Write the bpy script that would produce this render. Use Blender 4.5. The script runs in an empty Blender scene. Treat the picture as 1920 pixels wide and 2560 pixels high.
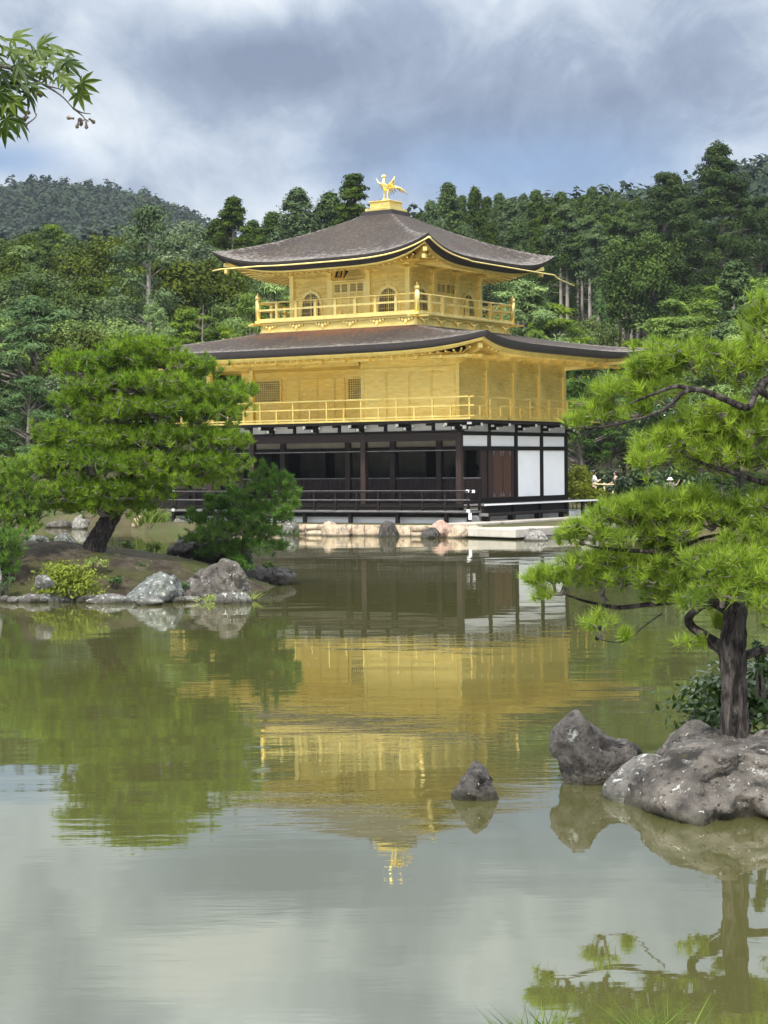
import bpy, bmesh, math, random
import numpy as np
from mathutils import Vector, Matrix, noise

# ------------------------------------------------------------------ camera
C = bpy.data.collections.new('garden'); bpy.context.scene.collection.children.link(C)
SC = bpy.context.scene
ZC = 2.505; PITCH = -0.0235; ROLL = -0.01036; FPX = 4800.0     # focal length in photo pixels (1920 x 2560)
cam_d = bpy.data.cameras.new('camera'); cam = bpy.data.objects.new('camera', cam_d); C.objects.link(cam)
cam_d.sensor_fit = 'VERTICAL'; cam_d.sensor_height = 24.0; cam_d.lens = 24.0*FPX/2560
cam_d.clip_start = 0.1; cam_d.clip_end = 6000
_r = Vector((1,0,0)); _f = Vector((0,math.cos(PITCH),math.sin(PITCH))); _u = Vector((0,-math.sin(PITCH),math.cos(PITCH)))
_r2 = _r*math.cos(ROLL)+_u*math.sin(ROLL); _u2 = -_r*math.sin(ROLL)+_u*math.cos(ROLL)
cam.matrix_world = Matrix(((_r2.x,_u2.x,-_f.x,0),(_r2.y,_u2.y,-_f.y,0),(_r2.z,_u2.z,-_f.z,ZC),(0,0,0,1)))
SC.camera = cam

# ------------------------------------------------------------------ sky and sun
SUN_AZ = math.radians(-160)      # from +Y, clockwise; negative = to the left and behind the viewer
SUN_EL = math.radians(52)
world = bpy.data.worlds.new('World'); SC.world = world; world.use_nodes = True
wn, wl = world.node_tree.nodes, world.node_tree.links
wn.clear()
def W(t, **k):
    n = wn.new(t)
    for a, b in k.items(): setattr(n, a, b)
    return n
def wmath(op, a, b=None, c=None, clamp=False):
    n = W('ShaderNodeMath', operation=op); n.use_clamp = clamp
    for i, v in enumerate((a, b, c)):
        if v is None: continue
        if isinstance(v, (int, float)): n.inputs[i].default_value = v
        else: wl.new(v, n.inputs[i])
    return n.outputs[0]
w_out = W('ShaderNodeOutputWorld')
sky = W('ShaderNodeTexSky', sky_type='NISHITA'); sky.sun_disc = False
sky.sun_elevation = SUN_EL; sky.sun_rotation = SUN_AZ; sky.air_density = 1.2; sky.dust_density = 1.5
bg1 = W('ShaderNodeBackground'); bg1.inputs['Strength'].default_value = 0.10; wl.new(sky.outputs[0], bg1.inputs[0])
tc = W('ShaderNodeTexCoord'); sep = W('ShaderNodeSeparateXYZ'); wl.new(tc.outputs['Generated'], sep.inputs[0])
dx, dy, dz = sep.outputs
# cloud deck: direction met with a plane overhead
den = wmath('ADD', wmath('ABSOLUTE', dz), 0.34)
px = wmath('DIVIDE', dx, den); py = wmath('DIVIDE', dy, den)
cmb = W('ShaderNodeCombineXYZ'); wl.new(px, cmb.inputs[0]); wl.new(py, cmb.inputs[1])
def wnoise(scale, detail, rough, off, dist=0.0, sx=1, sy=1):
    mp = W('ShaderNodeMapping'); mp.inputs['Location'].default_value = off; mp.inputs['Scale'].default_value = (sx, sy, 1)
    wl.new(cmb.outputs[0], mp.inputs[0])
    n = W('ShaderNodeTexNoise'); n.inputs['Scale'].default_value = scale; n.inputs['Detail'].default_value = detail
    n.inputs['Roughness'].default_value = rough; n.inputs['Distortion'].default_value = dist
    wl.new(mp.outputs[0], n.inputs['Vector']); return n.outputs['Fac']
n1 = wnoise(3.6, 6, 0.52, (3.1, 1.7, 0.4), 0.4, 1, 0.5)
n3 = wnoise(24.0, 6, 0.6, (1.3, 0.2, 0.0), 0.8, 1, 0.5)
n2 = wnoise(10.0, 6, 0.55, (0.3, 6.2, 0.0), 0.7, 1, 0.5)
def blob(az, el, sa, se):       # a soft cloud mass in a direction (degrees)
    t = math.tan(math.radians(az)); e = math.tan(math.radians(el))
    a = wmath('DIVIDE', wmath('SUBTRACT', wmath('DIVIDE', dx, wmath('MAXIMUM', dy, 0.01)), t), math.tan(math.radians(sa)))
    b = wmath('DIVIDE', wmath('SUBTRACT', dz, e), math.tan(math.radians(se)))
    q = wmath('ADD', wmath('MULTIPLY', a, a), wmath('MULTIPLY', b, b))
    return wmath('POWER', 2.718, wmath('MULTIPLY', q, -1.0))
bright = wmath('ADD', wmath('MULTIPLY', n1, 0.75), wmath('MULTIPLY', n2, 0.55))
bright = wmath('ADD', bright, wmath('MULTIPLY', n3, 0.22))
bright = wmath('MULTIPLY', wmath('SUBTRACT', bright, 0.76), 1.35)
bright = wmath('ADD', bright, 0.50)
BLOBS = [(-2.8, 11.6, 3.6, 1.15, -0.40), (-5.6, 11.3, 2.4, 0.8, -0.12), (0.4, 13.0, 2.4, 1.2, -0.16), (2.0, 9.4, 6.5, 1.5, -0.28), (8.5, 11.0, 3.4, 1.8, -0.34), (5.2, 13.4, 1.6, 1.3, 0.12),
         (1.0, 12.0, 2.2, 1.3, 0.10), (-3.6, 13.2, 3.6, 0.8, 0.20), (-8.5, 10.0, 3.4, 2.4, 0.16), (-4.5, 9.3, 2.6, 0.9, 0.10),
         (-2.5, 7.7, 2.4, 0.8, 0.22), (-5.6, 14.2, 3.2, 1.1, 0.30), (3.0, 14.2, 1.7, 1.5, 0.30), (-3.2, 16.6, 2.6, 1.4, 0.30), (0.6, 17.2, 1.6, 2.0, -0.30), (-8.5, 17.0, 3.0, 2.2, -0.25), (6.5, 18.0, 2.5, 2.0, -0.15), (-2.6, 20.5, 3.4, 1.8, 0.25), (10.5, 8.9, 2.0, 0.9, 0.25)]
for az, el, sa, se, am in BLOBS:
    bright = wmath('ADD', bright, wmath('MULTIPLY', blob(az, el, sa, se), am))
cr = W('ShaderNodeValToRGB'); wl.new(bright, cr.inputs[0])
els = cr.color_ramp.elements
els[0].position = 0.14; els[0].color = (0.215, 0.26, 0.37, 1)
els[1].position = 0.88; els[1].color = (0.84, 0.885, 0.93, 1)
e = els.new(0.38); e.color = (0.33, 0.39, 0.515, 1)
e = els.new(0.60); e.color = (0.55, 0.615, 0.715, 1)
# clear blue breaks low down
gap = wmath('ADD', wmath('MULTIPLY', blob(4.6, 8.6, 5.4, 1.25), 0.75), wmath('MULTIPLY', blob(-11, 8.9, 1.8, 0.5), 0.8))
gap = wmath('MULTIPLY', gap, wmath('ADD', 0.55, wmath('MULTIPLY', n2, 0.8)), None, True)
mixc = W('ShaderNodeMix', data_type='RGBA'); wl.new(gap, mixc.inputs[0]); wl.new(cr.outputs[0], mixc.inputs[6]); mixc.inputs[7].default_value = (0.22, 0.37, 0.65, 1)
hi = W('ShaderNodeMapRange', interpolation_type='SMOOTHSTEP'); hi.inputs[1].default_value = 0.27; hi.inputs[2].default_value = 0.55; hi.inputs[4].default_value = 0.8; wl.new(dz, hi.inputs[0])
mixh = W('ShaderNodeMix', data_type='RGBA'); wl.new(hi.outputs[0], mixh.inputs[0]); wl.new(mixc.outputs[2], mixh.inputs[6]); mixh.inputs[7].default_value = (0.66, 0.67, 0.68, 1)
bg2 = W('ShaderNodeBackground'); wl.new(mixh.outputs[2], bg2.inputs[0])
upr = W('ShaderNodeMapRange', interpolation_type='SMOOTHSTEP'); upr.inputs[1].default_value = 0.22; upr.inputs[2].default_value = 0.50; upr.inputs[3].default_value = 0.73; upr.inputs[4].default_value = 3.0
wl.new(dz, upr.inputs[0]); wl.new(upr.outputs[0], bg2.inputs['Strength'])
mx = W('ShaderNodeMixShader'); mx.inputs[0].default_value = 0.90
wl.new(bg1.outputs[0], mx.inputs[1]); wl.new(bg2.outputs[0], mx.inputs[2]); wl.new(mx.outputs[0], w_out.inputs['Surface'])

sun_d = bpy.data.lights.new('sun', 'SUN'); sun = bpy.data.objects.new('sun', sun_d); C.objects.link(sun)
sun_d.energy = 4.2; sun_d.angle = math.radians(4); sun_d.color = (1.0, 0.955, 0.87)
sd = Vector((math.sin(SUN_AZ)*math.cos(SUN_EL), math.cos(SUN_AZ)*math.cos(SUN_EL), math.sin(SUN_EL)))
sun.rotation_euler = sd.to_track_quat('Z', 'Y').to_euler(); sun.location = sd*200
SC.view_settings.view_transform = 'Standard'; SC.view_settings.look = 'None'
SC.view_settings.exposure = 0.55; SC.view_settings.gamma = 1.0
SC.cycles.max_bounces = 6; SC.cycles.diffuse_bounces = 3; SC.cycles.glossy_bounces = 3; SC.cycles.transmission_bounces = 2
SC.cycles.volume_bounces = 0; SC.cycles.use_denoising = True
SC.cycles.caustics_reflective = True; SC.cycles.sample_clamp_indirect = 3.0; SC.cycles.blur_glossy = 0.5; SC.cycles.caustics_refractive = False

# ------------------------------------------------------------------ helpers
S = 1.15732                         # the photo was measured at 1659 x 2212; times S gives photo pixels
def ray(px_, py_):
    X, Y = px_*S-960, py_*S-1280
    cr_, sr_ = math.cos(ROLL), math.sin(ROLL)
    a = cr_*X+sr_*Y; b = sr_*X-cr_*Y
    q = _f*FPX + _r*a + _u*b
    return q/FPX
def at_y(px_, py_, Y):
    q = ray(px_, py_); return Vector((0,0,ZC))+q*(Y/q.y)
def at_z(px_, py_, z=0.0):
    q = ray(px_, py_); return Vector((0,0,ZC))+q*((z-ZC)/q.z)
def ppm(Y): return S*Y/FPX         # metres per measured pixel at depth Y

def tag(o, label=None, cat=None, group=None, kind=None):
    if label: o['label'] = label
    if cat: o['category'] = cat
    if group: o['group'] = group
    if kind: o['kind'] = kind
    return o
def empty(name, loc=(0,0,0), rotz=0.0, label=None, cat=None, group=None):
    o = bpy.data.objects.new(name, None); C.objects.link(o); o.location = loc; o.rotation_euler = (0,0,rotz)
    o.empty_display_size = 0.2
    return tag(o, label, cat, group)
def link(name, me, mat=None, parent=None, loc=None):
    o = bpy.data.objects.new(name, me); C.objects.link(o)
    if mat is not None and len(me.materials) == 0: me.materials.append(mat)
    if parent is not None: o.parent = parent
    if loc is not None: o.location = loc
    return o
def npmesh(name, V, F, tint=None, smooth=False):
    V = np.asarray(V, np.float32); F = np.asarray(F, np.int32); m, k = F.shape
    me = bpy.data.meshes.new(name)
    me.vertices.add(len(V)); me.vertices.foreach_set('co', V.ravel())
    me.loops.add(m*k); me.loops.foreach_set('vertex_index', F.ravel())
    me.polygons.add(m); me.polygons.foreach_set('loop_start', np.arange(0, m*k, k, dtype=np.int32))
    me.polygons.foreach_set('loop_total', np.full(m, k, np.int32))
    if smooth: me.polygons.foreach_set('use_smooth', np.ones(m, bool))
    me.update(calc_edges=True)
    if tint is not None:
        at = me.attributes.new('tint', 'FLOAT', 'POINT'); at.data.foreach_set('value', np.asarray(tint, np.float32))
    return me
class MB:
    """collects boxes, bars, tubes and polygons into ONE mesh"""
    def __init__(s): s.v = []; s.f = []; s.sm = []
    def add(s, V, F, smooth=False):
        n = len(s.v); s.v += [tuple(p) for p in V]; s.f += [tuple(i+n for i in f) for f in F]; s.sm += [smooth]*len(F); return s
    def box(s, x0, x1, y0, y1, z0, z1):
        return s.add([(x0,y0,z0),(x1,y0,z0),(x1,y1,z0),(x0,y1,z0),(x0,y0,z1),(x1,y0,z1),(x1,y1,z1),(x0,y1,z1)],
                     [(3,2,1,0),(4,5,6,7),(0,1,5,4),(1,2,6,5),(2,3,7,6),(3,0,4,7)])
    def bar(s, a, b, w, h):
        a, b = Vector(a), Vector(b); d = (b-a).normalized()
        up = Vector((0,0,1)) if abs(d.z) < 0.95 else Vector((0,1,0))
        r = d.cross(up).normalized(); u = r.cross(d)
        V = [p+r*sx*w/2+u*sz*h/2 for p in (a,b) for sx, sz in ((-1,-1),(1,-1),(1,1),(-1,1))]
        return s.add(V, [(0,1,2,3),(7,6,5,4),(0,4,5,1),(1,5,6,2),(2,6,7,3),(3,7,4,0)])
    def tube(s, pts, rad, n=8, caps=True):
        pts = [Vector(p) for p in pts]; N = len(pts)
        if isinstance(rad, (int, float)): rad = [rad]*N
        V = []; ref = None
        for i, p in enumerate(pts):
            d = (pts[min(i+1,N-1)]-pts[max(i-1,0)]).normalized()
            if ref is None: ref = d.orthogonal().normalized()
            ref = (ref-d*ref.dot(d)).normalized(); b = d.cross(ref)
            V += [p+(ref*math.cos(2*math.pi*k/n)+b*math.sin(2*math.pi*k/n))*rad[i] for k in range(n)]
        F = [(i*n+k, i*n+(k+1)%n, (i+1)*n+(k+1)%n, (i+1)*n+k) for i in range(N-1) for k in range(n)]
        s.add(V, F, True)
        if caps:
            o = len(s.v)-len(V)
            s.f.append(tuple(o+k for k in reversed(range(n)))); s.sm.append(False)
            s.f.append(tuple(o+(N-1)*n+k for k in range(n))); s.sm.append(False)
        return s
    def lathe(s, c, prof, n=12):
        c = Vector(c)
        V = [c+Vector((r*math.cos(2*math.pi*k/n), r*math.sin(2*math.pi*k/n), z)) for r, z in prof for k in range(n)]
        F = [(i*n+k, i*n+(k+1)%n, (i+1)*n+(k+1)%n, (i+1)*n+k) for i in range(len(prof)-1) for k in range(n)]
        return s.add(V, F, True)
    def prism(s, poly, axis, a, b):        # polygon in the plane across an axis ('x','y','z'), extruded from a to b
        def P(p, t): return {'x': (t,p[0],p[1]), 'y': (p[0],t,p[1]), 'z': (p[0],p[1],t)}[axis]
        n = len(poly); V = [P(p,a) for p in poly]+[P(p,b) for p in poly]
        return s.add(V, [tuple(range(n)), tuple(reversed(range(n,2*n)))]+[(i, i+n, (i+1)%n+n, (i+1)%n) for i in range(n)])
    def build(s, name, mat, parent=None, bevel=0):
        me = bpy.data.meshes.new(name); me.from_pydata(s.v, [], s.f); me.polygons.foreach_set('use_smooth', s.sm)
        bm = bmesh.new(); bm.from_mesh(me); bmesh.ops.recalc_face_normals(bm, faces=bm.faces); bm.to_mesh(me); bm.free()
        o = link(name, me, mat, parent)
        if bevel:
            md = o.modifiers.new('bevel', 'BEVEL'); md.width = bevel; md.segments = 2; md.limit_method = 'ANGLE'
        return o
def smooth_path(pts, n=6):
    P = [Vector(p) for p in pts]; P = [P[0]*2-P[1]]+P+[P[-1]*2-P[-2]]; out = []
    for i in range(1, len(P)-2):
        for k in range(n):
            t = k/n; a, b, c, d = P[i-1:i+3]
            out.append(0.5*((2*b)+(c-a)*t+(2*a-5*b+4*c-d)*t*t+(3*b-a-3*c+d)*t**3))
    out.append(P[-2]); return out
def lerp_list(vals, m):
    x = np.linspace(0, len(vals)-1, m); return list(np.interp(x, range(len(vals)), vals))

# ------------------------------------------------------------------ materials
def shader(name):
    m = bpy.data.materials.new(name); m.use_nodes = True; nt = m.node_tree
    return m, nt.nodes, nt.links, nt.nodes['Principled BSDF']
def ramp(nodes, stops):
    r = nodes.new('ShaderNodeValToRGB'); el = r.color_ramp.elements
    el[0].position, el[0].color = stops[0][0], (*stops[0][1], 1)
    el[1].position, el[1].color = stops[-1][0], (*stops[-1][1], 1)
    for p, c in stops[1:-1]:
        e_ = el.new(p); e_.color = (*c, 1)
    return r
def nmat(name, stops, scale=4.0, detail=6, rough=0.6, metal=0.0, bump=0.0, bscale=None, stretch=(1,1,1), coord='Object', spec=0.5, dist=0.0, nrough=0.6, bdist=0.02, second=None, bstretch=None):
    """noise coloured surface; second = (stops over a coarser noise, scale, factor range) mixed on top"""
    m, N, L, b = shader(name)
    t = N.new('ShaderNodeTexCoord'); mp = N.new('ShaderNodeMapping'); mp.inputs['Scale'].default_value = stretch
    L.new(t.outputs[coord], mp.inputs[0])
    no = N.new('ShaderNodeTexNoise'); no.inputs['Scale'].default_value = scale; no.inputs['Detail'].default_value = detail
    no.inputs['Roughness'].default_value = nrough; no.inputs['Distortion'].default_value = dist
    L.new(mp.outputs[0], no.inputs['Vector'])
    r = ramp(N, stops); L.new(no.outputs['Fac'], r.inputs[0]); col = r.outputs[0]
    if second:
        for colr, sc2, lo, hi in second:
            n2_ = N.new('ShaderNodeTexNoise'); n2_.inputs['Scale'].default_value = sc2; n2_.inputs['Detail'].default_value = 8; n2_.inputs['Roughness'].default_value = 0.65
            L.new(t.outputs[coord], n2_.inputs['Vector'])
            mr = N.new('ShaderNodeMapRange'); mr.inputs[1].default_value = lo; mr.inputs[2].default_value = hi; L.new(n2_.outputs['Fac'], mr.inputs[0])
            mc = N.new('ShaderNodeMix'); mc.data_type = 'RGBA'; L.new(mr.outputs[0], mc.inputs[0]); L.new(col, mc.inputs[6]); mc.inputs[7].default_value = (*colr, 1)
            col = mc.outputs[2]
    L.new(col, b.inputs['Base Color'])
    b.inputs['Roughness'].default_value = rough; b.inputs['Metallic'].default_value = metal; b.inputs['Specular IOR Level'].default_value = spec
    if bump:
        bm_ = N.new('ShaderNodeBump'); bm_.inputs['Strength'].default_value = bump; bm_.inputs['Distance'].default_value = bdist
        src = no.outputs['Fac']
        if bscale:
            nb = N.new('ShaderNodeTexNoise'); nb.inputs['Scale'].default_value = bscale; nb.inputs['Detail'].default_value = 6
            mb_ = N.new('ShaderNodeMapping'); mb_.inputs['Scale'].default_value = bstretch or stretch; L.new(t.outputs[coord], mb_.inputs[0])
            L.new(mb_.outputs[0], nb.inputs['Vector']); src = nb.outputs['Fac']
        L.new(src, bm_.inputs['Height']); L.new(bm_.outputs[0], b.inputs['Normal'])
    return m
def fmat(name, dark, light, trans=0.3, vary=0.12, rough=0.6, spec=0.12):
    """leaf or needle surface: own colour runs with the 'tint' of each spray, a little with each plant"""
    m, N, L, b = shader(name)
    at = N.new('ShaderNodeAttribute'); at.attribute_name = 'tint'
    r = ramp(N, [(0.0, dark), (1.0, light)]); L.new(at.outputs['Fac'], r.inputs[0])
    oi = N.new('ShaderNodeObjectInfo'); hs = N.new('ShaderNodeHueSaturation')
    def mr(lo, hi):
        q = N.new('ShaderNodeMapRange'); q.inputs[3].default_value = lo; q.inputs[4].default_value = hi; L.new(oi.outputs['Random'], q.inputs[0]); return q.outputs[0]
    L.new(mr(0.5-vary*0.045, 0.5+vary*0.045), hs.inputs['Hue']); L.new(mr(1+vary, 1-vary), hs.inputs['Saturation']); L.new(mr(1-vary*1.2, 1+vary*1.2), hs.inputs['Value'])
    L.new(r.outputs[0], hs.inputs['Color']); L.new(hs.outputs[0], b.inputs['Base Color'])
    b.inputs['Roughness'].default_value = rough; b.inputs['Specular IOR Level'].default_value = spec
    if trans:
        tr = N.new('ShaderNodeBsdfTranslucent'); L.new(hs.outputs[0], tr.inputs[0])
        mxs = N.new('ShaderNodeMixShader'); mxs.inputs[0].default_value = trans
        L.new(b.outputs[0], mxs.inputs[1]); L.new(tr.outputs[0], mxs.inputs[2]); L.new(mxs.outputs[0], N['Material Output'].inputs[0])
    return m
M = {}
M['gold'] = nmat('gold_leaf', [(0.3,(0.78,0.58,0.15)),(0.7,(0.98,0.79,0.30))], 2.2, 6, 0.38, 0.82, 0.3, 9, (1,1,5), bstretch=(0.6,0.6,7), bdist=0.01)
M['gold_wall'] = nmat('gold_leaf_planks', [(0.3,(0.77,0.575,0.155)),(0.7,(0.98,0.80,0.32))], 2.4, 10, 0.40, 0.85, 0.9, 6, (1,1,6), bstretch=(0.3,0.3,9), bdist=0.018)
M['gold_shine'] = nmat('polished_gold', [(0.3,(0.93,0.73,0.25)),(0.7,(0.99,0.82,0.33))], 5, 4, 0.34, 0.75)
M['bark'] = nmat('cypress_bark_roof', [(0.30,(0.019,0.014,0.010)),(0.5,(0.050,0.038,0.029)),(0.72,(0.110,0.090,0.074))], 7, 12, 0.8, 0, 0.9, 26, (1,1,6), bdist=0.05, spec=0.25,
                 second=[((0.036,0.028,0.026), 0.55, 0.48, 0.62), ((0.15,0.13,0.115), 5.0, 0.60, 0.78), ((0.17,0.075,0.03), 1.1, 0.63, 0.80)], bstretch=(1.2,1.2,9))
def roof_highlight_moss():          # highlights painted pale on eaves and hips, rusty growth high on the lower roof
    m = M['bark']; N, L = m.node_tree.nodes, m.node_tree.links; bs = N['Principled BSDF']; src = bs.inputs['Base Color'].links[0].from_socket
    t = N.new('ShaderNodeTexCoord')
    for nm, colr, sc, lo, hi in (('edge_highlight', (0.23,0.21,0.19), 6.0, 0.54, 0.84), ('moss', (0.15,0.058,0.026), 5.0, 0.55, 0.95)):
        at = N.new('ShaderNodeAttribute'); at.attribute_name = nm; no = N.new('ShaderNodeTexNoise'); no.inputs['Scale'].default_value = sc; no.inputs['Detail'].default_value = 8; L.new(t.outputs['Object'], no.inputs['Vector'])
        ad = N.new('ShaderNodeMath'); ad.operation = 'MULTIPLY_ADD'; L.new(at.outputs['Fac'], ad.inputs[0]); ad.inputs[1].default_value = 0.42 if nm == 'edge_highlight' else 0.75; L.new(no.outputs['Fac'], ad.inputs[2])
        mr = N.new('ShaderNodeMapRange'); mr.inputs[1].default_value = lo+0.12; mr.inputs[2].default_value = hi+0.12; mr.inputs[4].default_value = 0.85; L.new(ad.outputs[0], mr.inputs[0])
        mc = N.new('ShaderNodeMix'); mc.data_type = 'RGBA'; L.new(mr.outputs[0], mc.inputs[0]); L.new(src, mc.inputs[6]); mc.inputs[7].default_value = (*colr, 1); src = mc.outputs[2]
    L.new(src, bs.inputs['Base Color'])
roof_highlight_moss()
M['bark_edge'] = nmat('layered_bark_edge', [(0.35,(0.010,0.008,0.009)),(0.7,(0.030,0.022,0.020))], 14, 6, 0.55, 0, 0.5, 40, (1,1,14))
M['dark_wood'] = nmat('blackened_wood', [(0.3,(0.004,0.003,0.003)),(0.7,(0.014,0.010,0.009))], 10, 8, 0.6, 0, 0.3, 20, (1,1,1), spec=0.2)
M['red_wood'] = nmat('reddish_cedar', [(0.3,(0.008,0.0035,0.0025)),(0.7,(0.034,0.013,0.008))], 9, 8, 0.55, 0, 0.3, 20, (4,4,0.4))
M['beam_wood'] = nmat('brown_beam', [(0.3,(0.009,0.004,0.003)),(0.7,(0.026,0.011,0.008))], 6, 8, 0.6, 0, 0.3, 14, (0.4,0.4,4))
M['grey_wood'] = nmat('weathered_boards', [(0.3,(0.07,0.065,0.066)),(0.7,(0.20,0.19,0.19))], 7, 8, 0.65, 0, 0.3, 18, (0.4,0.4,3))
M['plaster'] = nmat('white_plaster', [(0.3,(0.80,0.81,0.82)),(0.7,(0.87,0.87,0.87))], 1.6, 6, 0.8, 0, 0.1, 40)
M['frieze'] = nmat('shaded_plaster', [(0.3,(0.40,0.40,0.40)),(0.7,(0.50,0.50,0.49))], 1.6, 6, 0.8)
for _k in ('gold','gold_wall','gold_shine'):      # uneven burnish
    _N, _L = M[_k].node_tree.nodes, M[_k].node_tree.links; _b = _N['Principled BSDF']; _t = _N.new('ShaderNodeTexCoord'); _n = _N.new('ShaderNodeTexNoise'); _n.inputs['Scale'].default_value = 1.3; _n.inputs['Detail'].default_value = 9; _n.inputs['Roughness'].default_value = 0.7
    _L.new(_t.outputs['Object'], _n.inputs['Vector']); _m = _N.new('ShaderNodeMapRange'); _m.inputs[1].default_value = 0.35; _m.inputs[2].default_value = 0.65; _m.inputs[3].default_value = 0.24; _m.inputs[4].default_value = 0.52; _L.new(_n.outputs['Fac'], _m.inputs[0]); _L.new(_m.outputs[0], _b.inputs['Roughness'])
M['dim_plaster'] = nmat('grey_buff_plaster', [(0.3,(0.16,0.15,0.12)),(0.7,(0.24,0.22,0.17))], 1.4, 6, 0.8)  # darker, greyer plaster for the band above the inner lintel
M['white_tip'] = nmat('white_painted_end', [(0.3,(0.78,0.79,0.80)),(0.7,(0.86,0.86,0.86))], 5, 3, 0.7)
M['screen'] = nmat('painted_screen', [(0.3,(0.035,0.033,0.024)),(0.7,(0.08,0.075,0.055))], 1.1, 6, 0.7)
M['lattice_wood'] = nmat('lattice_wood', [(0.3,(0.014,0.007,0.006)),(0.7,(0.034,0.016,0.014))], 9, 6, 0.6)
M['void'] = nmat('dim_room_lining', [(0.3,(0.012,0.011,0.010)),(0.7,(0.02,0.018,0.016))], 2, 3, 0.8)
M['door_wood'] = nmat('red_brown_door', [(0.3,(0.026,0.010,0.006)),(0.7,(0.105,0.042,0.022))], 9, 8, 0.5, 0, 0.3, 20, (4,4,0.4))
M['win_dark'] = nmat('dusky_window_paper', [(0.3,(0.055,0.048,0.036)),(0.7,(0.10,0.088,0.066))], 3, 3, 0.6)
def stone(name, a, b, lichen=(0.55,0.56,0.54), lo=0.58, hi=0.68, moss=None, sc=3.0, bump=0.9):
    sec = [((a[0]*0.45,a[1]*0.45,a[2]*0.45), 2.3*sc/3, 0.50, 0.62), (tuple(0.55*q for q in lichen), 4.0*sc/3, lo-0.03, hi-0.05), (lichen, 11*sc/3, lo-0.01, hi-0.05), (tuple(0.4*q for q in a), 16*sc/3, 0.57, 0.63)]
    if moss: sec.append((moss, 1.3*sc/3, 0.60, 0.72))
    m = nmat(name, [(0.36,a),(0.64,b)], sc, 12, 0.85, 0, bump, sc*3.5, (1,1,1), second=sec, nrough=0.68, spec=0.3, bdist=0.05)
    # wet, algae stained foot just above the water
    N, L = m.node_tree.nodes, m.node_tree.links; bs = N['Principled BSDF']; src = bs.inputs['Base Color'].links[0].from_socket
    ge = N.new('ShaderNodeNewGeometry'); sp = N.new('ShaderNodeSeparateXYZ'); L.new(ge.outputs['Position'], sp.inputs[0])
    mr = N.new('ShaderNodeMapRange'); mr.inputs[1].default_value = 0.02; mr.inputs[2].default_value = 0.10; mr.inputs[3].default_value = 0.85; mr.inputs[4].default_value = 0.0; L.new(sp.outputs[2], mr.inputs[0])
    mc = N.new('ShaderNodeMix'); mc.data_type = 'RGBA'; L.new(mr.outputs[0], mc.inputs[0]); L.new(src, mc.inputs[6]); mc.inputs[7].default_value = (0.025, 0.024, 0.014, 1); L.new(mc.outputs[2], bs.inputs['Base Color'])
    return m
M['rock_grey'] = stone('lichened_grey_rock', (0.050,0.046,0.043), (0.155,0.148,0.137), (0.36,0.37,0.35), moss=(0.10,0.105,0.05))
M['rock_brown'] = stone('brown_grey_rock', (0.034,0.030,0.026), (0.118,0.106,0.092), (0.40,0.39,0.37), 0.63, 0.72, (0.085,0.075,0.03), 4.0)
M['rock_dark'] = stone('dark_rock', (0.026,0.023,0.021), (0.085,0.077,0.070), (0.42,0.43,0.42), 0.66, 0.74, None, 5.0)
M['rock_blue'] = stone('blue_grey_rock', (0.055,0.061,0.058), (0.165,0.175,0.165), (0.36,0.38,0.35), 0.58, 0.70, (0.12,0.13,0.06))
M['rock_tan'] = stone('tan_stone', (0.26,0.20,0.14), (0.46,0.37,0.27), (0.55,0.50,0.42), 0.60, 0.72, (0.12,0.11,0.06), 3.0, 0.7)
M['rock_pink'] = stone('pinkish_stone', (0.28,0.17,0.13), (0.45,0.32,0.25), (0.30,0.27,0.25), 0.60, 0.70, None, 3.0)
M['rock_pale'] = stone('pale_stone', (0.13,0.125,0.115), (0.34,0.33,0.30), (0.10,0.10,0.09), 0.62, 0.70, None, 4.0)
M['slab'] = nmat('stone_slab', [(0.3,(0.26,0.24,0.21)),(0.7,(0.42,0.39,0.34))], 1.4, 10, 0.85, 0, 0.4, 12, second=[((0.06,0.06,0.05), 1.1, 0.58, 0.70)])
M['trunk'] = nmat('pine_bark', [(0.38,(0.007,0.006,0.005)),(0.52,(0.032,0.027,0.025)),(0.70,(0.092,0.081,0.074))], 20, 8, 0.9, 0, 1.0, 30, (1,1,0.25), dist=0.8, bdist=0.05, spec=0.15)
M['twig'] = nmat('grey_twig_bark', [(0.34,(0.05,0.042,0.036)),(0.7,(0.17,0.15,0.13))], 20, 5, 0.9, 0, 0.5, 40)
M['far_trunk'] = nmat('grey_brown_trunk', [(0.3,(0.09,0.075,0.065)),(0.7,(0.22,0.19,0.17))], 3, 6, 0.9, 0, 0.4, 6, (1,1,0.2))
M['pale_trunk'] = nmat('pale_cypress_trunk', [(0.3,(0.16,0.14,0.12)),(0.7,(0.34,0.31,0.28))], 3, 6, 0.9, 0, 0.4, 6, (1,1,0.2))
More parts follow.
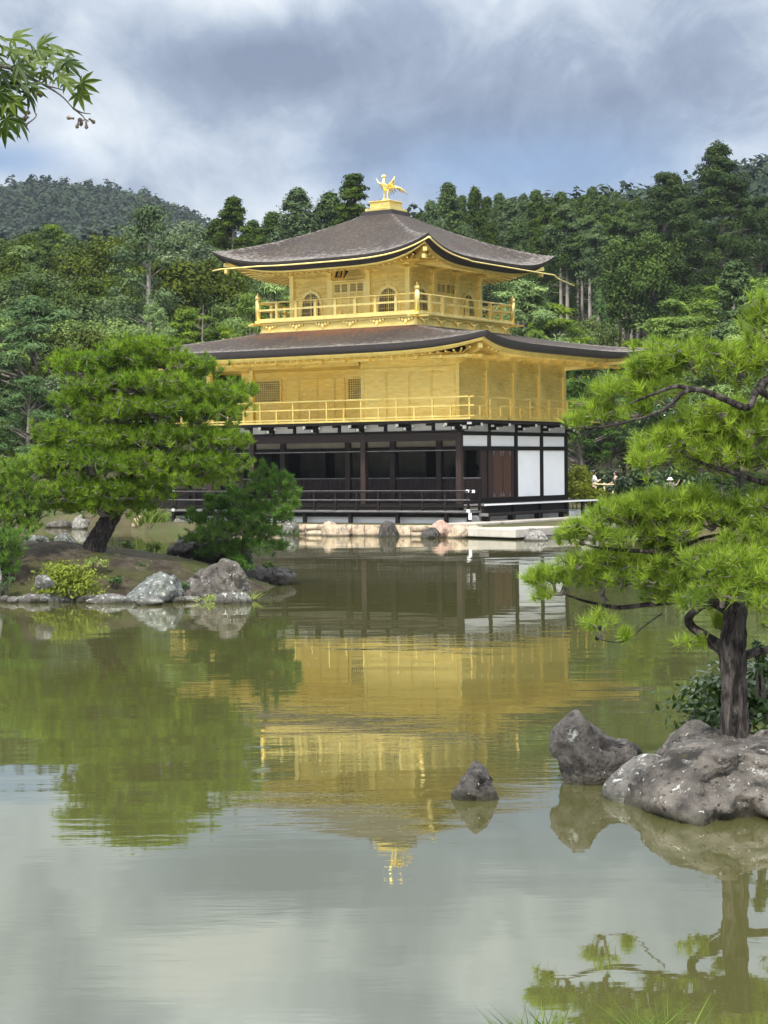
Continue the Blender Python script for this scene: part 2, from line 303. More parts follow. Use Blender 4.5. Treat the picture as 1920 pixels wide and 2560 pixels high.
# ------------------------------------------------------------------ ground, water, hills
PAV_O = Vector((2.8282, 71.4644, 0.0)); PAV_R = -0.57027
_c, _s = math.cos(PAV_R), math.sin(PAV_R)
def pav(x, y, z=0.0): return Vector((PAV_O.x+_c*x-_s*y, PAV_O.y+_s*x+_c*y, z))
def pv2(x, y): p = pav(x, y); return (p.x, p.y)
FAR = [(-90,80),(-45,84),(-24,88),(-18,87),(-15.2,86.2),(-13.2,84),(-12,85.5),(-11,86)] + [pv2(-13.6,3.0), pv2(-13.6,-3.0), pv2(-12.5,-3.15), pv2(3.2,-3.15), pv2(5.0,-1.0), (9.0,74.0),(14,72),(22,73),(45,76),(90,78)]
POND = np.array(FAR+[(90,6.9),(20,7.1),(6,7.25),(2,6.95),(-3,7.1),(-20,7.0),(-90,7)], float)
def pond_sdf(X, Y):
    """negative inside the pond"""
    P = POND; n = len(P); ins = np.zeros(X.shape, bool); d = np.full(X.shape, 1e9)
    for i in range(n):
        x0, y0 = P[i]; x1, y1 = P[(i+1)%n]; ex, ey = x1-x0, y1-y0
        t = np.clip(((X-x0)*ex+(Y-y0)*ey)/(ex*ex+ey*ey), 0, 1)
        d = np.minimum(d, np.hypot(X-x0-t*ex, Y-y0-t*ey))
        c = ((y0 > Y) != (y1 > Y)) & (X < (x1-x0)*(Y-y0)/((y1-y0) if y1 != y0 else 1e-9)+x0)
        ins ^= c
    return np.where(ins, -d, d)
def land(X, Y):
    X = np.asarray(X, float); Y = np.asarray(Y, float)
    z = 0.36+0.5*np.clip((Y-84)/14, 0, 1)
    z = z+0.14*np.clip(Y-100, 0, 200)
    z = z+71*np.exp(-((X+118)/77)**2/2-((Y-725)/120)**2/2)
    z = z+40*np.exp(-((X-140)/90)**2/2-((Y-450)/110)**2/2)
    z = z+0.9*np.sin(X*0.11+1)*np.sin(Y*0.07)*np.clip((Y-105)/40, 0, 1)
    near = np.clip((7.0-Y)/1.2, 0, 1)
    return np.where(Y < 30, 0.06+0.52*near*near*(3-2*near)+0.15*np.clip((5.5-Y)/4, 0, 1), z)
def ground_z(X, Y):
    X = np.asarray(X, float); Y = np.asarray(Y, float)
    s = pond_sdf(X, Y); h = land(X, Y); t = np.clip((s+0.35)/0.5, 0, 1)
    return -0.9+(h+0.9)*t
def gz(x, y): return float(ground_z(np.array([x]), np.array([y]))[0])
xs = np.unique(np.concatenate([np.linspace(-1500,-260,20), np.linspace(-260,-40,60), np.arange(-40,40.01,0.5), np.linspace(40,260,60), np.linspace(260,1500,20)]))
ys = np.unique(np.concatenate([np.linspace(-60,-5,12), np.arange(-5,9,0.25), np.linspace(9,60,14), np.arange(60,105,0.5), np.linspace(105,330,70), np.linspace(330,1000,90), np.linspace(1000,4000,12)]))
GX, GY = np.meshgrid(xs, ys); GZ = ground_z(GX, GY)
nx, ny = len(xs), len(ys); idx = np.arange(nx*ny).reshape(ny, nx)
F = np.stack([idx[:-1,:-1], idx[:-1,1:], idx[1:,1:], idx[1:,:-1]], -1).reshape(-1, 4)
M['earth'] = nmat('leaf_litter_earth', [(0.3,(0.050,0.042,0.026)),(0.55,(0.085,0.075,0.042)),(0.75,(0.06,0.075,0.028))], 0.9, 12, 0.95, 0, 0.6, 6, second=[((0.045,0.06,0.02), 0.35, 0.45, 0.65)], spec=0.1)
M['moss_earth'] = nmat('mossy_bare_earth', [(0.30,(0.018,0.014,0.010)),(0.5,(0.042,0.034,0.024)),(0.72,(0.080,0.065,0.047))], 3.4, 14, 0.95, 0, 0.6, 10, second=[((0.040,0.046,0.012), 0.8, 0.46, 0.60), ((0.025,0.02,0.014), 7.0, 0.56, 0.66), ((0.16,0.14,0.10), 16.0, 0.64, 0.72)], spec=0.1, bdist=0.05)
g = link('ground', npmesh('ground', np.stack([GX,GY,GZ],-1).reshape(-1,3), F, smooth=True), M['earth']); tag(g, kind='structure')

def water_mat():
    m, N, L, b = shader('pond_water')
    N.remove(b); df = N.new('ShaderNodeBsdfDiffuse'); df.inputs[0].default_value = (0.070, 0.070, 0.024, 1); gl = N.new('ShaderNodeBsdfGlossy'); gl.inputs['Color'].default_value = (0.94, 0.94, 0.90, 1); gl.inputs['Roughness'].default_value = 0.015; fr = N.new('ShaderNodeFresnel'); fr.inputs[0].default_value = 1.333
    t = N.new('ShaderNodeTexCoord')
    def nz(scale, st, detail, off=0):
        mp = N.new('ShaderNodeMapping'); mp.inputs['Scale'].default_value = st; mp.inputs['Location'].default_value = (off, off*0.7, 0); mp.inputs['Rotation'].default_value = (0,0,0.12)
        L.new(t.outputs['Object'], mp.inputs[0]); n = N.new('ShaderNodeTexNoise'); n.inputs['Scale'].default_value = scale; n.inputs['Detail'].default_value = detail; n.inputs['Roughness'].default_value = 0.55
        L.new(mp.outputs[0], n.inputs['Vector']); return n.outputs['Fac']
    def mm(op, a, b_):
        n = N.new('ShaderNodeMath'); n.operation = op
        for i, v in enumerate((a, b_)):
            if isinstance(v, (int, float)): n.inputs[i].default_value = v
            else: L.new(v, n.inputs[i])
        return n.outputs[0]
    big = nz(0.55, (0.55,1,1), 2); mid = nz(2.6, (0.32,1,1), 3, 5); fine = nz(9.0, (0.35,1,1), 3, 9)
    patch = N.new('ShaderNodeMapRange'); patch.inputs[1].default_value = 0.42; patch.inputs[2].default_value = 0.62; patch.inputs[3].default_value = 0.25; patch.inputs[4].default_value = 1.0
    L.new(nz(0.16, (0.6,1,1), 2, 3), patch.inputs[0])
    h = mm('ADD', mm('MULTIPLY', big, 0.5), mm('MULTIPLY', mm('ADD', mm('MULTIPLY', mid, 0.17), mm('MULTIPLY', fine, 0.045)), patch.outputs[0]))
    bp = N.new('ShaderNodeBump'); bp.inputs['Strength'].default_value = 1.0; bp.inputs['Distance'].default_value = 0.014
    L.new(h, bp.inputs['Height']); L.new(bp.outputs[0], gl.inputs['Normal']); L.new(bp.outputs[0], fr.inputs['Normal'])
    ms = N.new('ShaderNodeMixShader'); L.new(mm('ADD', mm('MULTIPLY', fr.outputs[0], 0.71), 0.29), ms.inputs[0]); L.new(df.outputs[0], ms.inputs[1]); L.new(gl.outputs[0], ms.inputs[2]); L.new(ms.outputs[0], N['Material Output'].inputs[0])
    return m
M['water'] = water_mat()
wx = np.array([-120,120.]); wy = np.array([5.,100.])
wme = npmesh('pond_water', [(-120,5,0),(120,5,0),(120,92,0),(-120,92,0)], [(0,1,2,3)])
tag(link('pond_water', wme, M['water']), kind='structure')
# ------------------------------------------------------------------ the pavilion (local axes: x to the east, y to the north, corner post at 0,0)
PV = empty('golden_pavilion', PAV_O, PAV_R, 'three storey golden pavilion with bark roofs standing at the edge of the pond', 'pavilion')
B = 2.12; XW = -5.5*B; YN = 4*B          # -11.66, 8.48
CX, CY = -5.83, 4.24
def part(mb, name, mat, parent=PV, bevel=0, label=None):
    o = mb.build(name, M[mat], parent, bevel)
    if label: o['label'] = label
    return o
# plinth
part(MB().box(-12.7,0.75,-0.85,9.2,0.2,0.66), 'plinth', 'plaster')
# decks of the ground storey
d = MB()
d.box(-12.86,1.10,-1.25,-0.3,0.78,0.86)               # outer low deck to the south
d.box(-12.86,-12.0,-0.3,9.6,0.78,0.86)
deck = part(d, 'veranda_deck', 'grey_wood', bevel=0.008)
m = MB(); m.bar((-12.9,-1.27,0.845),(1.12,-1.27,0.845),0.05,0.05); part(m, 'deck_edge', 'grey_wood', deck)
for x in (-12.7,-10.47,-8.36,-6.25,-4.14,-2.03,0.09,1.05):
    part(MB().box(x-0.065,x+0.065,-1.2,-1.07,0.3,0.775), 'deck_post', 'dark_wood', deck)
part(MB().box(-12.8,1.0,-1.0,-0.9,0.62,0.775), 'deck_beam', 'dark_wood', deck)
fl = part(MB().box(-11.9,0.3,-0.28,8.7,0.98,1.10), 'floor', 'dark_wood')
part(MB().box(-11.8,0.1,-0.24,-0.16,0.66,0.97), 'floor_skirt', 'dark_wood')
ed = MB().box(-0.02,1.22,-0.22,9.15,1.02,1.085); east = part(ed, 'east_deck', 'grey_wood', bevel=0.01)
part(MB().box(1.19,1.235,-0.24,9.16,1.035,1.092), 'deck_edge', 'white_tip', east)
for y in (-0.1,2.2,4.4,6.6,8.0,8.95): part(MB().box(1.0,1.12,y-0.06,y+0.06,0.3,1.015), 'deck_post', 'dark_wood', east)
part(MB().box(0.96,1.0,0.0,6.6,0.62,1.015), 'deck_panel', 'dark_wood', east)
# lower step along the east side
st = MB().box(1.28,1.62,-0.75,5.65,0.68,0.765); step = part(st, 'step_bench', 'dark_wood', bevel=0.01)
part(MB().box(1.26,1.64,-0.77,-0.74,0.66,0.775), 'end_board', 'grey_wood', step)
for y in (-0.55,1.3,3.4,5.4): part(MB().box(1.34,1.56,y-0.07,y+0.07,0.3,0.675), 'leg', 'dark_wood', step)
# railing of the ground storey
def railing(name, mat, segs, z0, zm, zt, zb, post_w, rail_w, parent=PV, top_r=0.0):
    """segs: list of (start, end, [(t, full)]) on the local plan"""
    r = MB(); posts = []
    for a, b, ps in segs:
        a3, b3 = Vector((*a,0)), Vector((*b,0))
        for z in (zb, zm): r.bar((a[0],a[1],z),(b[0],b[1],z),rail_w*0.8,rail_w)
        if top_r: r.tube([(a[0],a[1],zt),(b[0],b[1],zt)], top_r, 8)
        else: r.bar((a[0],a[1],zt),(b[0],b[1],zt),rail_w*1.3,rail_w*1.05)
        for p, full in ps: posts.append((p, full))
    o = part(r, name, mat, parent)
    for p, full in posts:
        h = zt if full else zm
        part(MB().box(p[0]-post_w/2,p[0]+post_w/2,p[1]-post_w/2,p[1]+post_w/2,z0,h-0.01), 'baluster' if not full else 'rail_post', mat, o)
    return o
ps = [((1.06-0.972*k,-1.2),True) for k in range(15)]
vr = railing('veranda_railing', 'dark_wood', [((-12.95,-1.2),(1.25,-1.2),ps),((1.06,-1.3),(1.06,-0.36),[((1.06,-0.40),True)]),((-12.6,-1.3),(-12.6,3.2),[((-12.6,0.2),True),((-12.6,1.6),True),((-12.6,3.1),True)])], 0.80, 1.24, 1.575, 1.02, 0.075, 0.055)
vr['label'] = 'blackened wooden veranda railing with white capped ends'
g_ = MB().bar((-12.95,-1.2,1.615),(1.25,-1.2,1.615),0.075,0.014); part(g_, 'grey_rail_strip', 'grey_wood', vr)  # thin grey strip laid along the dark rail
g_ = MB().bar((-12.95,-1.235,1.27),(1.15,-1.235,1.27),0.012,0.03); part(g_, 'grey_rail_strip', 'grey_wood', vr)
for p in ((1.06,-1.24,1.59),(1.27,-1.2,1.58),(1.1,-1.27,0.87),(-12.6,-1.26,1.6),(-12.6,-1.28,0.86)):
    part(MB().box(p[0]-0.055,p[0]+0.055,p[1]-0.03,p[1]+0.03,p[2]-0.05,p[2]+0.05), 'rail_cap', 'white_tip', vr)
part(MB().box(1.10,1.20,-1.26,-1.2,0.55,0.80), 'rail_cap', 'white_tip', vr)
# posts of the ground storey
for x in (0,-2*B,-4.5*B,XW): part(MB().box(x-0.11,x+0.11,-0.11,0.11,0.86,3.80), 'post', 'red_wood', bevel=0.015)
for y in (1,2,3,4): part(MB().box(-0.11,0.105,y*B-0.11,y*B+0.11,1.09,4.05), 'post', 'dark_wood' if y != 1 else 'red_wood', bevel=0.015)
for y in (2,4): part(MB().box(XW-0.11,XW+0.11,y*B-0.11,y*B+0.11,1.09,4.05), 'post', 'dark_wood')
for x in (0,-1,-2,-3,-4.5): part(MB().box(x*B-0.12,x*B+0.12,B-0.12,B+0.12,1.09,3.55) if x else MB().box(-0.3,-0.12,B-0.12,B+0.12,1.09,3.2), 'inner_post', 'red_wood', bevel=0.015)
# tie beams
part(MB().box(XW,-0.11,-0.09,0.09,3.46,3.76), 'tie_beam', 'beam_wood')
part(MB().box(XW-0.2,0.14,-0.14,0.14,3.765,3.84), 'wall_plate', 'dark_wood')
part(MB().box(-0.10,0.13,0.11,YN+0.15,3.66,3.80), 'wall_plate', 'dark_wood')
part(MB().box(-0.09,0.12,0.11,YN,3.10,3.25), 'tie_beam', 'dark_wood')
part(MB().box(-0.09,0.12,0.11,YN,1.09,1.285), 'sill_beam', 'dark_wood')
part(MB().box(XW,-0.12,B-0.1,B+0.1,3.08,3.26), 'inner_lintel', 'dark_wood')
part(MB().box(XW,-0.12,-0.02,0.03,3.085,3.115), 'hanging_rail', 'grey_wood')
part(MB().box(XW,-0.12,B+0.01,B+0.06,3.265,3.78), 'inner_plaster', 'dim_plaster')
# plaster panels
for k in range(4):
    y0 = k*B+0.115; y1 = (k+1)*B-0.115
    part(MB().box(-0.05,0.05,y0,y1,3.255,3.655), 'plaster_panel', 'plaster')
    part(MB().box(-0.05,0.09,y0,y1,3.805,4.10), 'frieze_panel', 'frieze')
    if k >= 2: part(MB().box(-0.05,0.05,y0,y1,1.29,3.095), 'plaster_panel', 'plaster', label='tall white plaster wall panel between dark posts')
for k in range(11):
    x1 = -k*B/2-0.08; x0 = x1-B/2+0.16
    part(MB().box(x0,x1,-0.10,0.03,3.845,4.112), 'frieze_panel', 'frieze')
# double door in the second bay
for k in range(2):
    y0 = B+0.33+k*0.73; y1 = y0+0.70
    dr = part(MB().box(-0.03,0.045,y0,y1,1.29,3.095), 'door', 'door_wood', label='reddish brown door leaf with a rounded panel')
    pr = MB(); n = 10; yc = (y0+y1)/2; w = 0.29
    poly = [(yc+w*math.cos(a), 2.72+0.29*math.sin(a)) for a in np.linspace(0, math.pi, n)]+[(yc-w*math.cos(a), 1.66-0.29*math.sin(a)) for a in np.linspace(0, math.pi, n)]
    pr.prism(poly, 'x', 0.044, 0.062); part(pr, 'door_panel', 'door_wood', dr)
    mt = MB()
    for yy, s_ in ((y0+0.02,1),(y1-0.02,-1)):
        for zz, s2 in ((1.32,1),(3.07,-1)): mt.prism([(yy,zz),(yy+s_*0.15,zz),(yy+s_*0.03,zz+s2*0.22)] , 'x', 0.047, 0.052)
    part(mt, 'metal_corner', 'grey_wood', dr)
part(MB().box(-0.04,0.05,B+0.115,B+0.32,1.29,3.095), 'door_jamb', 'red_wood')
part(MB().box(-0.04,0.05,B+1.80,2*B-0.115,1.29,3.095), 'door_jamb', 'red_wood')
part(MB().box(-0.05,0.04,B-0.55,B-0.115,1.29,3.095), 'door_jamb', 'red_wood')
# low lattice panels in the openings
def lattice(mb, p0, p1, z0, z1, nu, nv, t, w):
    a, b = Vector((*p0,0)), Vector((*p1,0))
    for i in range(nu+1):
        p = a.lerp(b, i/nu); mb.bar((p.x,p.y,z0),(p.x,p.y,z1),w,t)
    for j in range(nv+1):
        z = z0+(z1-z0)*j/nv; mb.bar((a.x,a.y,z),(b.x,b.y,z),t,w)
    return mb
for x0, x1 in ((-2.0,-0.42),(-4.12,-2.24),(-6.24,-4.36),(-9.42,-6.48),(-11.55,-9.66)):
    lp = part(MB().box(x0,x1,B-0.01,B+0.02,1.10,2.04), 'lattice_panel', 'beam_wood')
    part(lattice(MB(), (x0+0.02,B-0.03), (x1-0.02,B-0.03), 1.12, 2.02, max(6,int((x1-x0)/0.12)), 8, 0.03, 0.022), 'lattice', 'lattice_wood', lp)
    part(MB().bar((x0,B-0.04,2.055),(x1,B-0.04,2.055),0.05,0.04), 'top_rail', 'grey_wood', lp)
lp = part(MB().box(-0.04,-0.01,0.12,B-0.56,1.29,2.03), 'lattice_panel', 'beam_wood')
part(lattice(MB(), (0.01,0.14), (0.01,B-0.58), 1.31, 2.01, 11, 7, 0.03, 0.022), 'lattice', 'lattice_wood', lp)
part(MB().bar((0.0,0.12,2.05),(0.0,B-0.56,2.05),0.05,0.04), 'top_rail', 'grey_wood', lp)
# the room within
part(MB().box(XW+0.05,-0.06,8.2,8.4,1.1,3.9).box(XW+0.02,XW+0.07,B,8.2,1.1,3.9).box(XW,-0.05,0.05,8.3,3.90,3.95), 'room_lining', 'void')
for x0, x1 in ((-11.2,-9.9),(-9.4,-8.1),(-7.7,-6.6),(-6.2,-4.9),(-4.4,-3.0),(-2.5,-0.7)):
    part(MB().box(x0,x1,5.6,5.66,1.10,3.15), 'screen', 'screen', label='faded painted screen at the back of the open room')
a_ = MB(); a_.box(-3.6,-2.6,4.6,5.2,1.1,1.75).lathe((-3.1,4.9,1.75), [(0.0,0),(0.28,0.0),(0.30,0.2),(0.2,0.45),(0.10,0.52),(0.12,0.66),(0.07,0.78),(0,0.82)], 10); part(a_, 'altar_figure', 'dark_wood')
v_ = MB(); v_.lathe((-1.7,4.8,1.1), [(0,0),(0.10,0),(0.14,0.5),(0.06,0.9),(0.09,1.0)], 8)
rg = random.Random(4)
for k in range(16):
    a = Vector((-1.7,4.8,2.05)); b = a+Vector((rg.uniform(-.5,.5),rg.uniform(-.2,.2),rg.uniform(.2,.85))); v_.bar(a,b,0.012,0.012)
    v_.box(b.x-.06,b.x+.06,b.y-.02,b.y+.02,b.z-.05,b.z+.05)
part(v_, 'flower_vase', 'dark_wood')
# bracket arms under the second floor
def bracket_s(x, full):
    o = MB()
    if full:
        o.box(x-0.10,x+0.10,-0.42,0.04,3.86,3.98).box(x-0.08,x+0.08,-0.95,0.04,4.00,4.10).box(x-0.5,x+0.5,-0.06,0.06,3.99,4.08).box(x-0.34,x+0.34,-0.50,-0.38,3.98,4.05)
        o = part(o, 'bracket', 'dark_wood')
        t = MB().box(x-0.05,x+0.05,-0.99,-0.955,4.0,4.1).box(x-0.05,x+0.05,-0.455,-0.425,3.87,3.97)
        t.box(x-0.40,x-0.345,-0.49,-0.39,3.98,4.05).box(x+0.345,x+0.40,-0.49,-0.39,3.98,4.05)
        part(t, 'bracket_tip', 'white_tip', o)
    else:
        o.box(x-0.06,x+0.06,-0.14,0.06,3.845,4.10).box(x-0.30,x+0.06,-0.16,-0.105,4.03,4.10); part(o, 'strut', 'dark_wood')
for k in range(6): bracket_s(-k*B if k < 5 else XW, True); 
for k in range(5): bracket_s(-(k+0.5)*B, False)
def bracket_e(y):
    o = MB().box(-0.04,0.42,y-0.10,y+0.10,3.86,3.98).box(-0.04,0.95,y-0.08,y+0.08,4.0,4.10).box(-0.06,0.06,y-0.5,y+0.5,3.99,4.08).box(0.38,0.50,y-0.34,y+0.34,3.98,4.05)
    o = part(o, 'bracket', 'dark_wood')
    t = MB().box(0.955,0.99,y-0.05,y+0.05,4.0,4.1).box(0.425,0.455,y-0.05,y+0.05,3.87,3.97).box(0.39,0.49,y-0.40,y-0.345,3.98,4.05).box(0.39,0.49,y+0.345,y+0.40,3.98,4.05)
    part(t, 'bracket_tip', 'white_tip', o)
for k in range(5): bracket_e(k*B)
o = MB().bar((0,0,4.05),(1.02,-1.02,4.08),0.16,0.10); o = part(o, 'bracket', 'dark_wood'); part(MB().box(0.98,1.10,-1.10,-0.98,4.03,4.15).box(0.50,0.60,-0.60,-0.50,3.88,3.99), 'bracket_tip', 'white_tip', o)
# second floor: balcony, railing
part(MB().box(-12.86,1.13,-1.19,9.66,4.115,4.20), 'floor_beam', 'dark_wood')
bal = part(MB().box(-12.9,1.17,-1.23,9.7,4.203,4.265), 'balcony_floor', 'gold', bevel=0.006)
ps = []
for k in range(18):
    ps.append(((1.12-0.785*k,-1.16), k%2 == 0))
pe = [((1.12,-1.16+0.775*(k+1)), (k+1)%2 == 0) for k in range(14)]
rl = railing('balcony_railing', 'gold', [((-12.95,-1.16),(1.32,-1.16),ps),((1.12,-1.34),(1.12,9.95),pe),((-12.8,-1.3),(-12.8,9.7),[((-12.8,0.5+1.4*k),True) for k in range(6)])], 4.265, 4.72, 5.04, 4.34, 0.06, 0.05)
rl['label'] = 'gilded railing round the second storey'
# second floor walls
w = MB()
w.box(-2*B-0.12,0.0,0.0,0.1,4.265,6.75).box(-2*B-0.12,-2*B-0.02,0.1,B,4.265,6.75)      # projecting room
w.box(XW,-2*B-0.12,B,B+0.1,4.265,6.75)                                               # recessed wall
w.box(-0.1,0.0,0.1,YN,4.265,6.75).box(XW,XW+0.1,B+0.1,YN,4.265,6.75).box(XW+0.1,-0.1,YN-0.1,YN,4.265,6.75)
w2 = part(w, 'second_storey_wall', 'gold_wall')
part(MB().box(XW-0.1,-2*B-0.13,-0.1,B-0.01,6.40,6.46), 'porch_ceiling', 'gold')
for x in (0,-2*B): part(MB().box(x-0.11,x+0.035,-0.035,0.11,4.265,6.60), 'gold_post', 'gold', bevel=0.01)
for x in (-4.5*B,XW): part(MB().box(x-0.10,x+0.10,-0.10,0.10,4.265,6.50), 'gold_post', 'gold', bevel=0.01)
for k in range(1,5): part(MB().box(-0.06,0.06,k*B-0.10,k*B+0.10,4.265,6.60), 'gold_post', 'gold_shine', bevel=0.01)
part(MB().box(-4.46,0.06,-0.06,0.0,6.14,6.25), 'lintel', 'gold'); part(MB().box(0.0,0.045,0.1,YN,6.10,6.22), 'lintel', 'gold')
part(MB().box(-11.6,-4.3,B-0.06,B,6.10,6.20), 'lintel', 'gold'); part(MB().box(XW-0.1,-4.4,-0.09,0.09,6.46,6.62), 'lintel', 'gold')
for x0, x1 in ((-4.22,-3.20),(-3.14,-2.18),(-2.13,-1.20),(-1.15,-0.16)):
    sh = part(MB().box(x0,x1,-0.03,0.0,4.32,6.04 if x0 > -3.5 else 6.1), 'shutter', 'gold_wall')
    s_ = MB()
    for k in range(22): z = 4.40+k*0.076; s_.box(x0+0.02,x1-0.02,-0.038,-0.03,z,z+0.014)
    part(s_, 'batten', 'gold', sh)
    part(MB().box(x0-0.02,x0+0.03,-0.05,-0.001,4.30,6.07), 'shutter_stile', 'gold', sh)
def lat_window(x0, x1, z0, z1, y, nu, nv):
    f = MB()
    f.box(x0-0.07,x0,y-0.06,y,z0-0.07,z1+0.07).box(x1,x1+0.07,y-0.06,y,z0-0.07,z1+0.07).box(x0,x1,y-0.06,y,z1,z1+0.07).box(x0,x1,y-0.06,y,z0-0.07,z0)
    w_ = part(f, 'window', 'gold')
    part(MB().box(x0,x1,y-0.012,y-0.002,z0,z1), 'pane', 'win_dark', w_)
    part(lattice(MB(), (x0,y-0.03), (x1,y-0.03), z0, z1, nu, nv, 0.022, 0.026), 'lattice', 'gold', w_)
lat_window(-11.35,-9.68,5.22,6.06,B,16,9); lat_window(-6.32,-5.30,5.22,6.02,B,10,9)
for x0, x1 in ((-9.35,-8.75),(-8.7,-7.85),(-7.8,-7.0),(-6.95,-6.5)):
    dr = part(MB().box(x0,x1,B-0.035,B,4.30,6.08), 'sliding_door', 'gold_wall'); part(MB().box(x0-0.025,x0+0.015,B-0.05,B-0.036,4.28,6.09), 'door_stile', 'gold', dr)
part(MB().box(-11.4,-9.66,B-0.03,B-0.001,4.55,4.60).box(-11.4,-9.66,B-0.03,B-0.001,4.9,4.95), 'wall_batten', 'gold', w2)

# ---- roofs
def hip_roof(name, xc, yc, hx, hy, ix, iy, zmid, lift, ztop, a, p, corner, thick, flare, cgrow, n=28, nt=12, label=None):
    """outer half sizes hx,hy ; inner half sizes ix,iy at height ztop"""
    def edge(s_, side):       # s_ in -1..1 along a side, outer rectangle
        return {0:(s_*hx,-hy),1:(hx,s_*hy),2:(-s_*hx,hy),3:(-hx,-s_*hy)}[side]
    def inner(s_, side): return {0:(s_*ix,-iy),1:(ix,s_*iy),2:(-s_*ix,iy),3:(-ix,-s_*iy)}[side]
    def pt(s_, side, t, grow=0.0, dz=0.0):
        o, i = edge(s_, side), inner(s_, side)
        k = 1-t; c_ = abs(s_)**corner
        g = 1+cgrow*c_*t**3
        x, y = (i[0]+(o[0]-i[0])*t)*g, (i[1]+(o[1]-i[1])*t)*g
        z = zmid+(ztop-zmid)*k**a+lift*c_*t**p
        return (xc+x*(1-grow/hx), yc+y*(1-grow/hy), z+dz)
    ss = [math.sin(u*math.pi/2)*0.55+u*0.45 for u in np.linspace(-1,1,n+1)]
    top = MB()
    for side in range(4):
        V = [pt(s_, side, t) for t in np.linspace(0,1,nt+1) for s_ in ss]
        top.add(V, [(j*(n+1)+i, j*(n+1)+i+1, (j+1)*(n+1)+i+1, (j+1)*(n+1)+i) for j in range(nt) for i in range(n)], True)
    r = part(top, name, 'bark', label=label)
    hl = [max(t**5, 0.75*abs(s_)**9) for side in range(4) for t in np.linspace(0,1,nt+1) for s_ in ss]  # strength of the painted highlight along eaves and hips
    ms = [((1-t)**2.2*(1-0.5*abs(s_)) if ix > 2 and side in (0,3) else 0.0) for side in range(4) for t in np.linspace(0,1,nt+1) for s_ in ss]
    for nm, vals in (('edge_highlight',hl),('moss',ms)): at = r.data.attributes.new(nm,'FLOAT','POINT'); at.data.foreach_set('value', np.array(vals,np.float32))
    def rim(levels, nm, mat):
        mb = MB()
        for side in range(4):
            V = [pt(s_, side, 1.0, gr, dz*(1-0.25*abs(s_)**6)) for gr, dz in levels for s_ in ss]
            mb.add(V, [(j*(n+1)+i, j*(n+1)+i+1, (j+1)*(n+1)+i+1, (j+1)*(n+1)+i) for j in range(len(levels)-1) for i in range(n)], True)
        return part(mb, nm, mat, r)
    rim([(0,0.004),(0.01,-thick*0.5),(0.05,-thick),(flare,-thick-0.004)], 'eave_edge', 'bark_edge')
    return r, pt, rim, ss
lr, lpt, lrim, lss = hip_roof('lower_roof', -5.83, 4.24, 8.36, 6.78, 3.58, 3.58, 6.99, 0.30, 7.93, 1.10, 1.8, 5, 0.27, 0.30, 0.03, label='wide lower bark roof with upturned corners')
lrim([(0.28,-0.265),(0.285,-0.33),(0.34,-0.335),(0.34,-0.40),(0.50,-0.42)], 'fascia', 'gold')
lrim([(0.50,-0.41),(1.2,-0.40),(2.38,-0.33)], 'soffit', 'gold_wall')
def rafters(pt_, r, nm, xw, yw, step, g0, dz0, z1, sec, mat, hx, hy, xc, yc):
    mb = MB()
    for side, L in ((0,hx),(1,hy),(2,hx),(3,hy)):
        k = int(2*(L-0.5)/step)
        for i in range(k+1):
            q = -(L-0.5)+i*2*(L-0.5)/k; s_ = q/L
            a = Vector(pt_(s_, side, 1.0, g0, dz0))
            lim = (xw if side in (0,2) else yw)
            qq = max(-lim, min(lim, q))
            b = {0:(xc+qq,yc-yw),1:(xc+xw,yc+qq),2:(xc-qq,yc+yw),3:(xc-xw,yc-qq)}[side]
            mb.bar(a, (b[0],b[1],z1), sec, sec)
    return part(mb, nm, mat, r)
rafters(lpt, lr, 'rafters', 5.83, 4.24, 0.34, 0.40, -0.45, 6.62, 0.055, 'gold_shine', 8.36, 6.78, -5.83, 4.24)
pu = MB(); X0, X1, Y0, Y1 = XW-1.5, 1.5, -1.5, YN+1.5
for a, b in (((X0,Y0),(X1,Y0)),((X1,Y0),(X1,Y1)),((X1,Y1),(X0,Y1)),((X0,Y1),(X0,Y0))): pu.bar((*a,6.50),(*b,6.50),0.12,0.10)
part(pu, 'purlin', 'gold', lr)
dn = MB()
for k in range(15): x = 1.3-k*1.06; dn.box(x-0.055,x+0.055,-1.70,-1.4,6.44,6.56).bar((x,-1.45,6.52),(x,0.0,6.54),0.07,0.07)
for k in range(12): y = -1.2+k*1.04; dn.box(1.4,1.70,y-0.055,y+0.055,6.44,6.56).bar((1.45,y,6.52),(0.0,y,6.54),0.07,0.07)
part(dn, 'eave_bracket_arms', 'gold_shine', lr)
for sx, sy, bx, by in ((1,-1,0,0),(1,1,0,YN),(-1,-1,XW,0),(-1,1,XW,YN)):
    part(MB().bar((bx,by,6.42),(bx+sx*2.2,by+sy*2.2,6.80),0.16,0.16), 'hip_rafter', 'gold_shine', lr)

# ---- third floor
H3 = 2.74
sk = MB().box(CX-3.66,CX+3.66,CY-3.66,CY+3.66,7.80,8.24)
sk = part(sk, 'balcony_skirt', 'gold'); 
part(MB().box(CX-3.70,CX+3.70,CY-3.70,CY+3.70,7.90,7.96), 'skirt_moulding', 'gold_shine', sk)
fb = part(MB().box(CX-3.84,CX+3.84,CY-3.84,CY+3.84,8.285,8.37), 'balcony_floor', 'gold_shine', bevel=0.01)
part(MB().box(CX-3.72,CX+3.72,CY-3.72,CY+3.72,8.24,8.285).box(CX-4.25,CX+4.25,CY-3.75,CY-3.60,8.20,8.27).box(CX-4.25,CX+4.25,CY+3.60,CY+3.75,8.20,8.27).box(CX+3.60,CX+3.75,CY-4.25,CY+4.25,8.195,8.265).box(CX-3.75,CX-3.60,CY-4.25,CY+4.25,8.195,8.265), 'floor_beam', 'gold', fb)
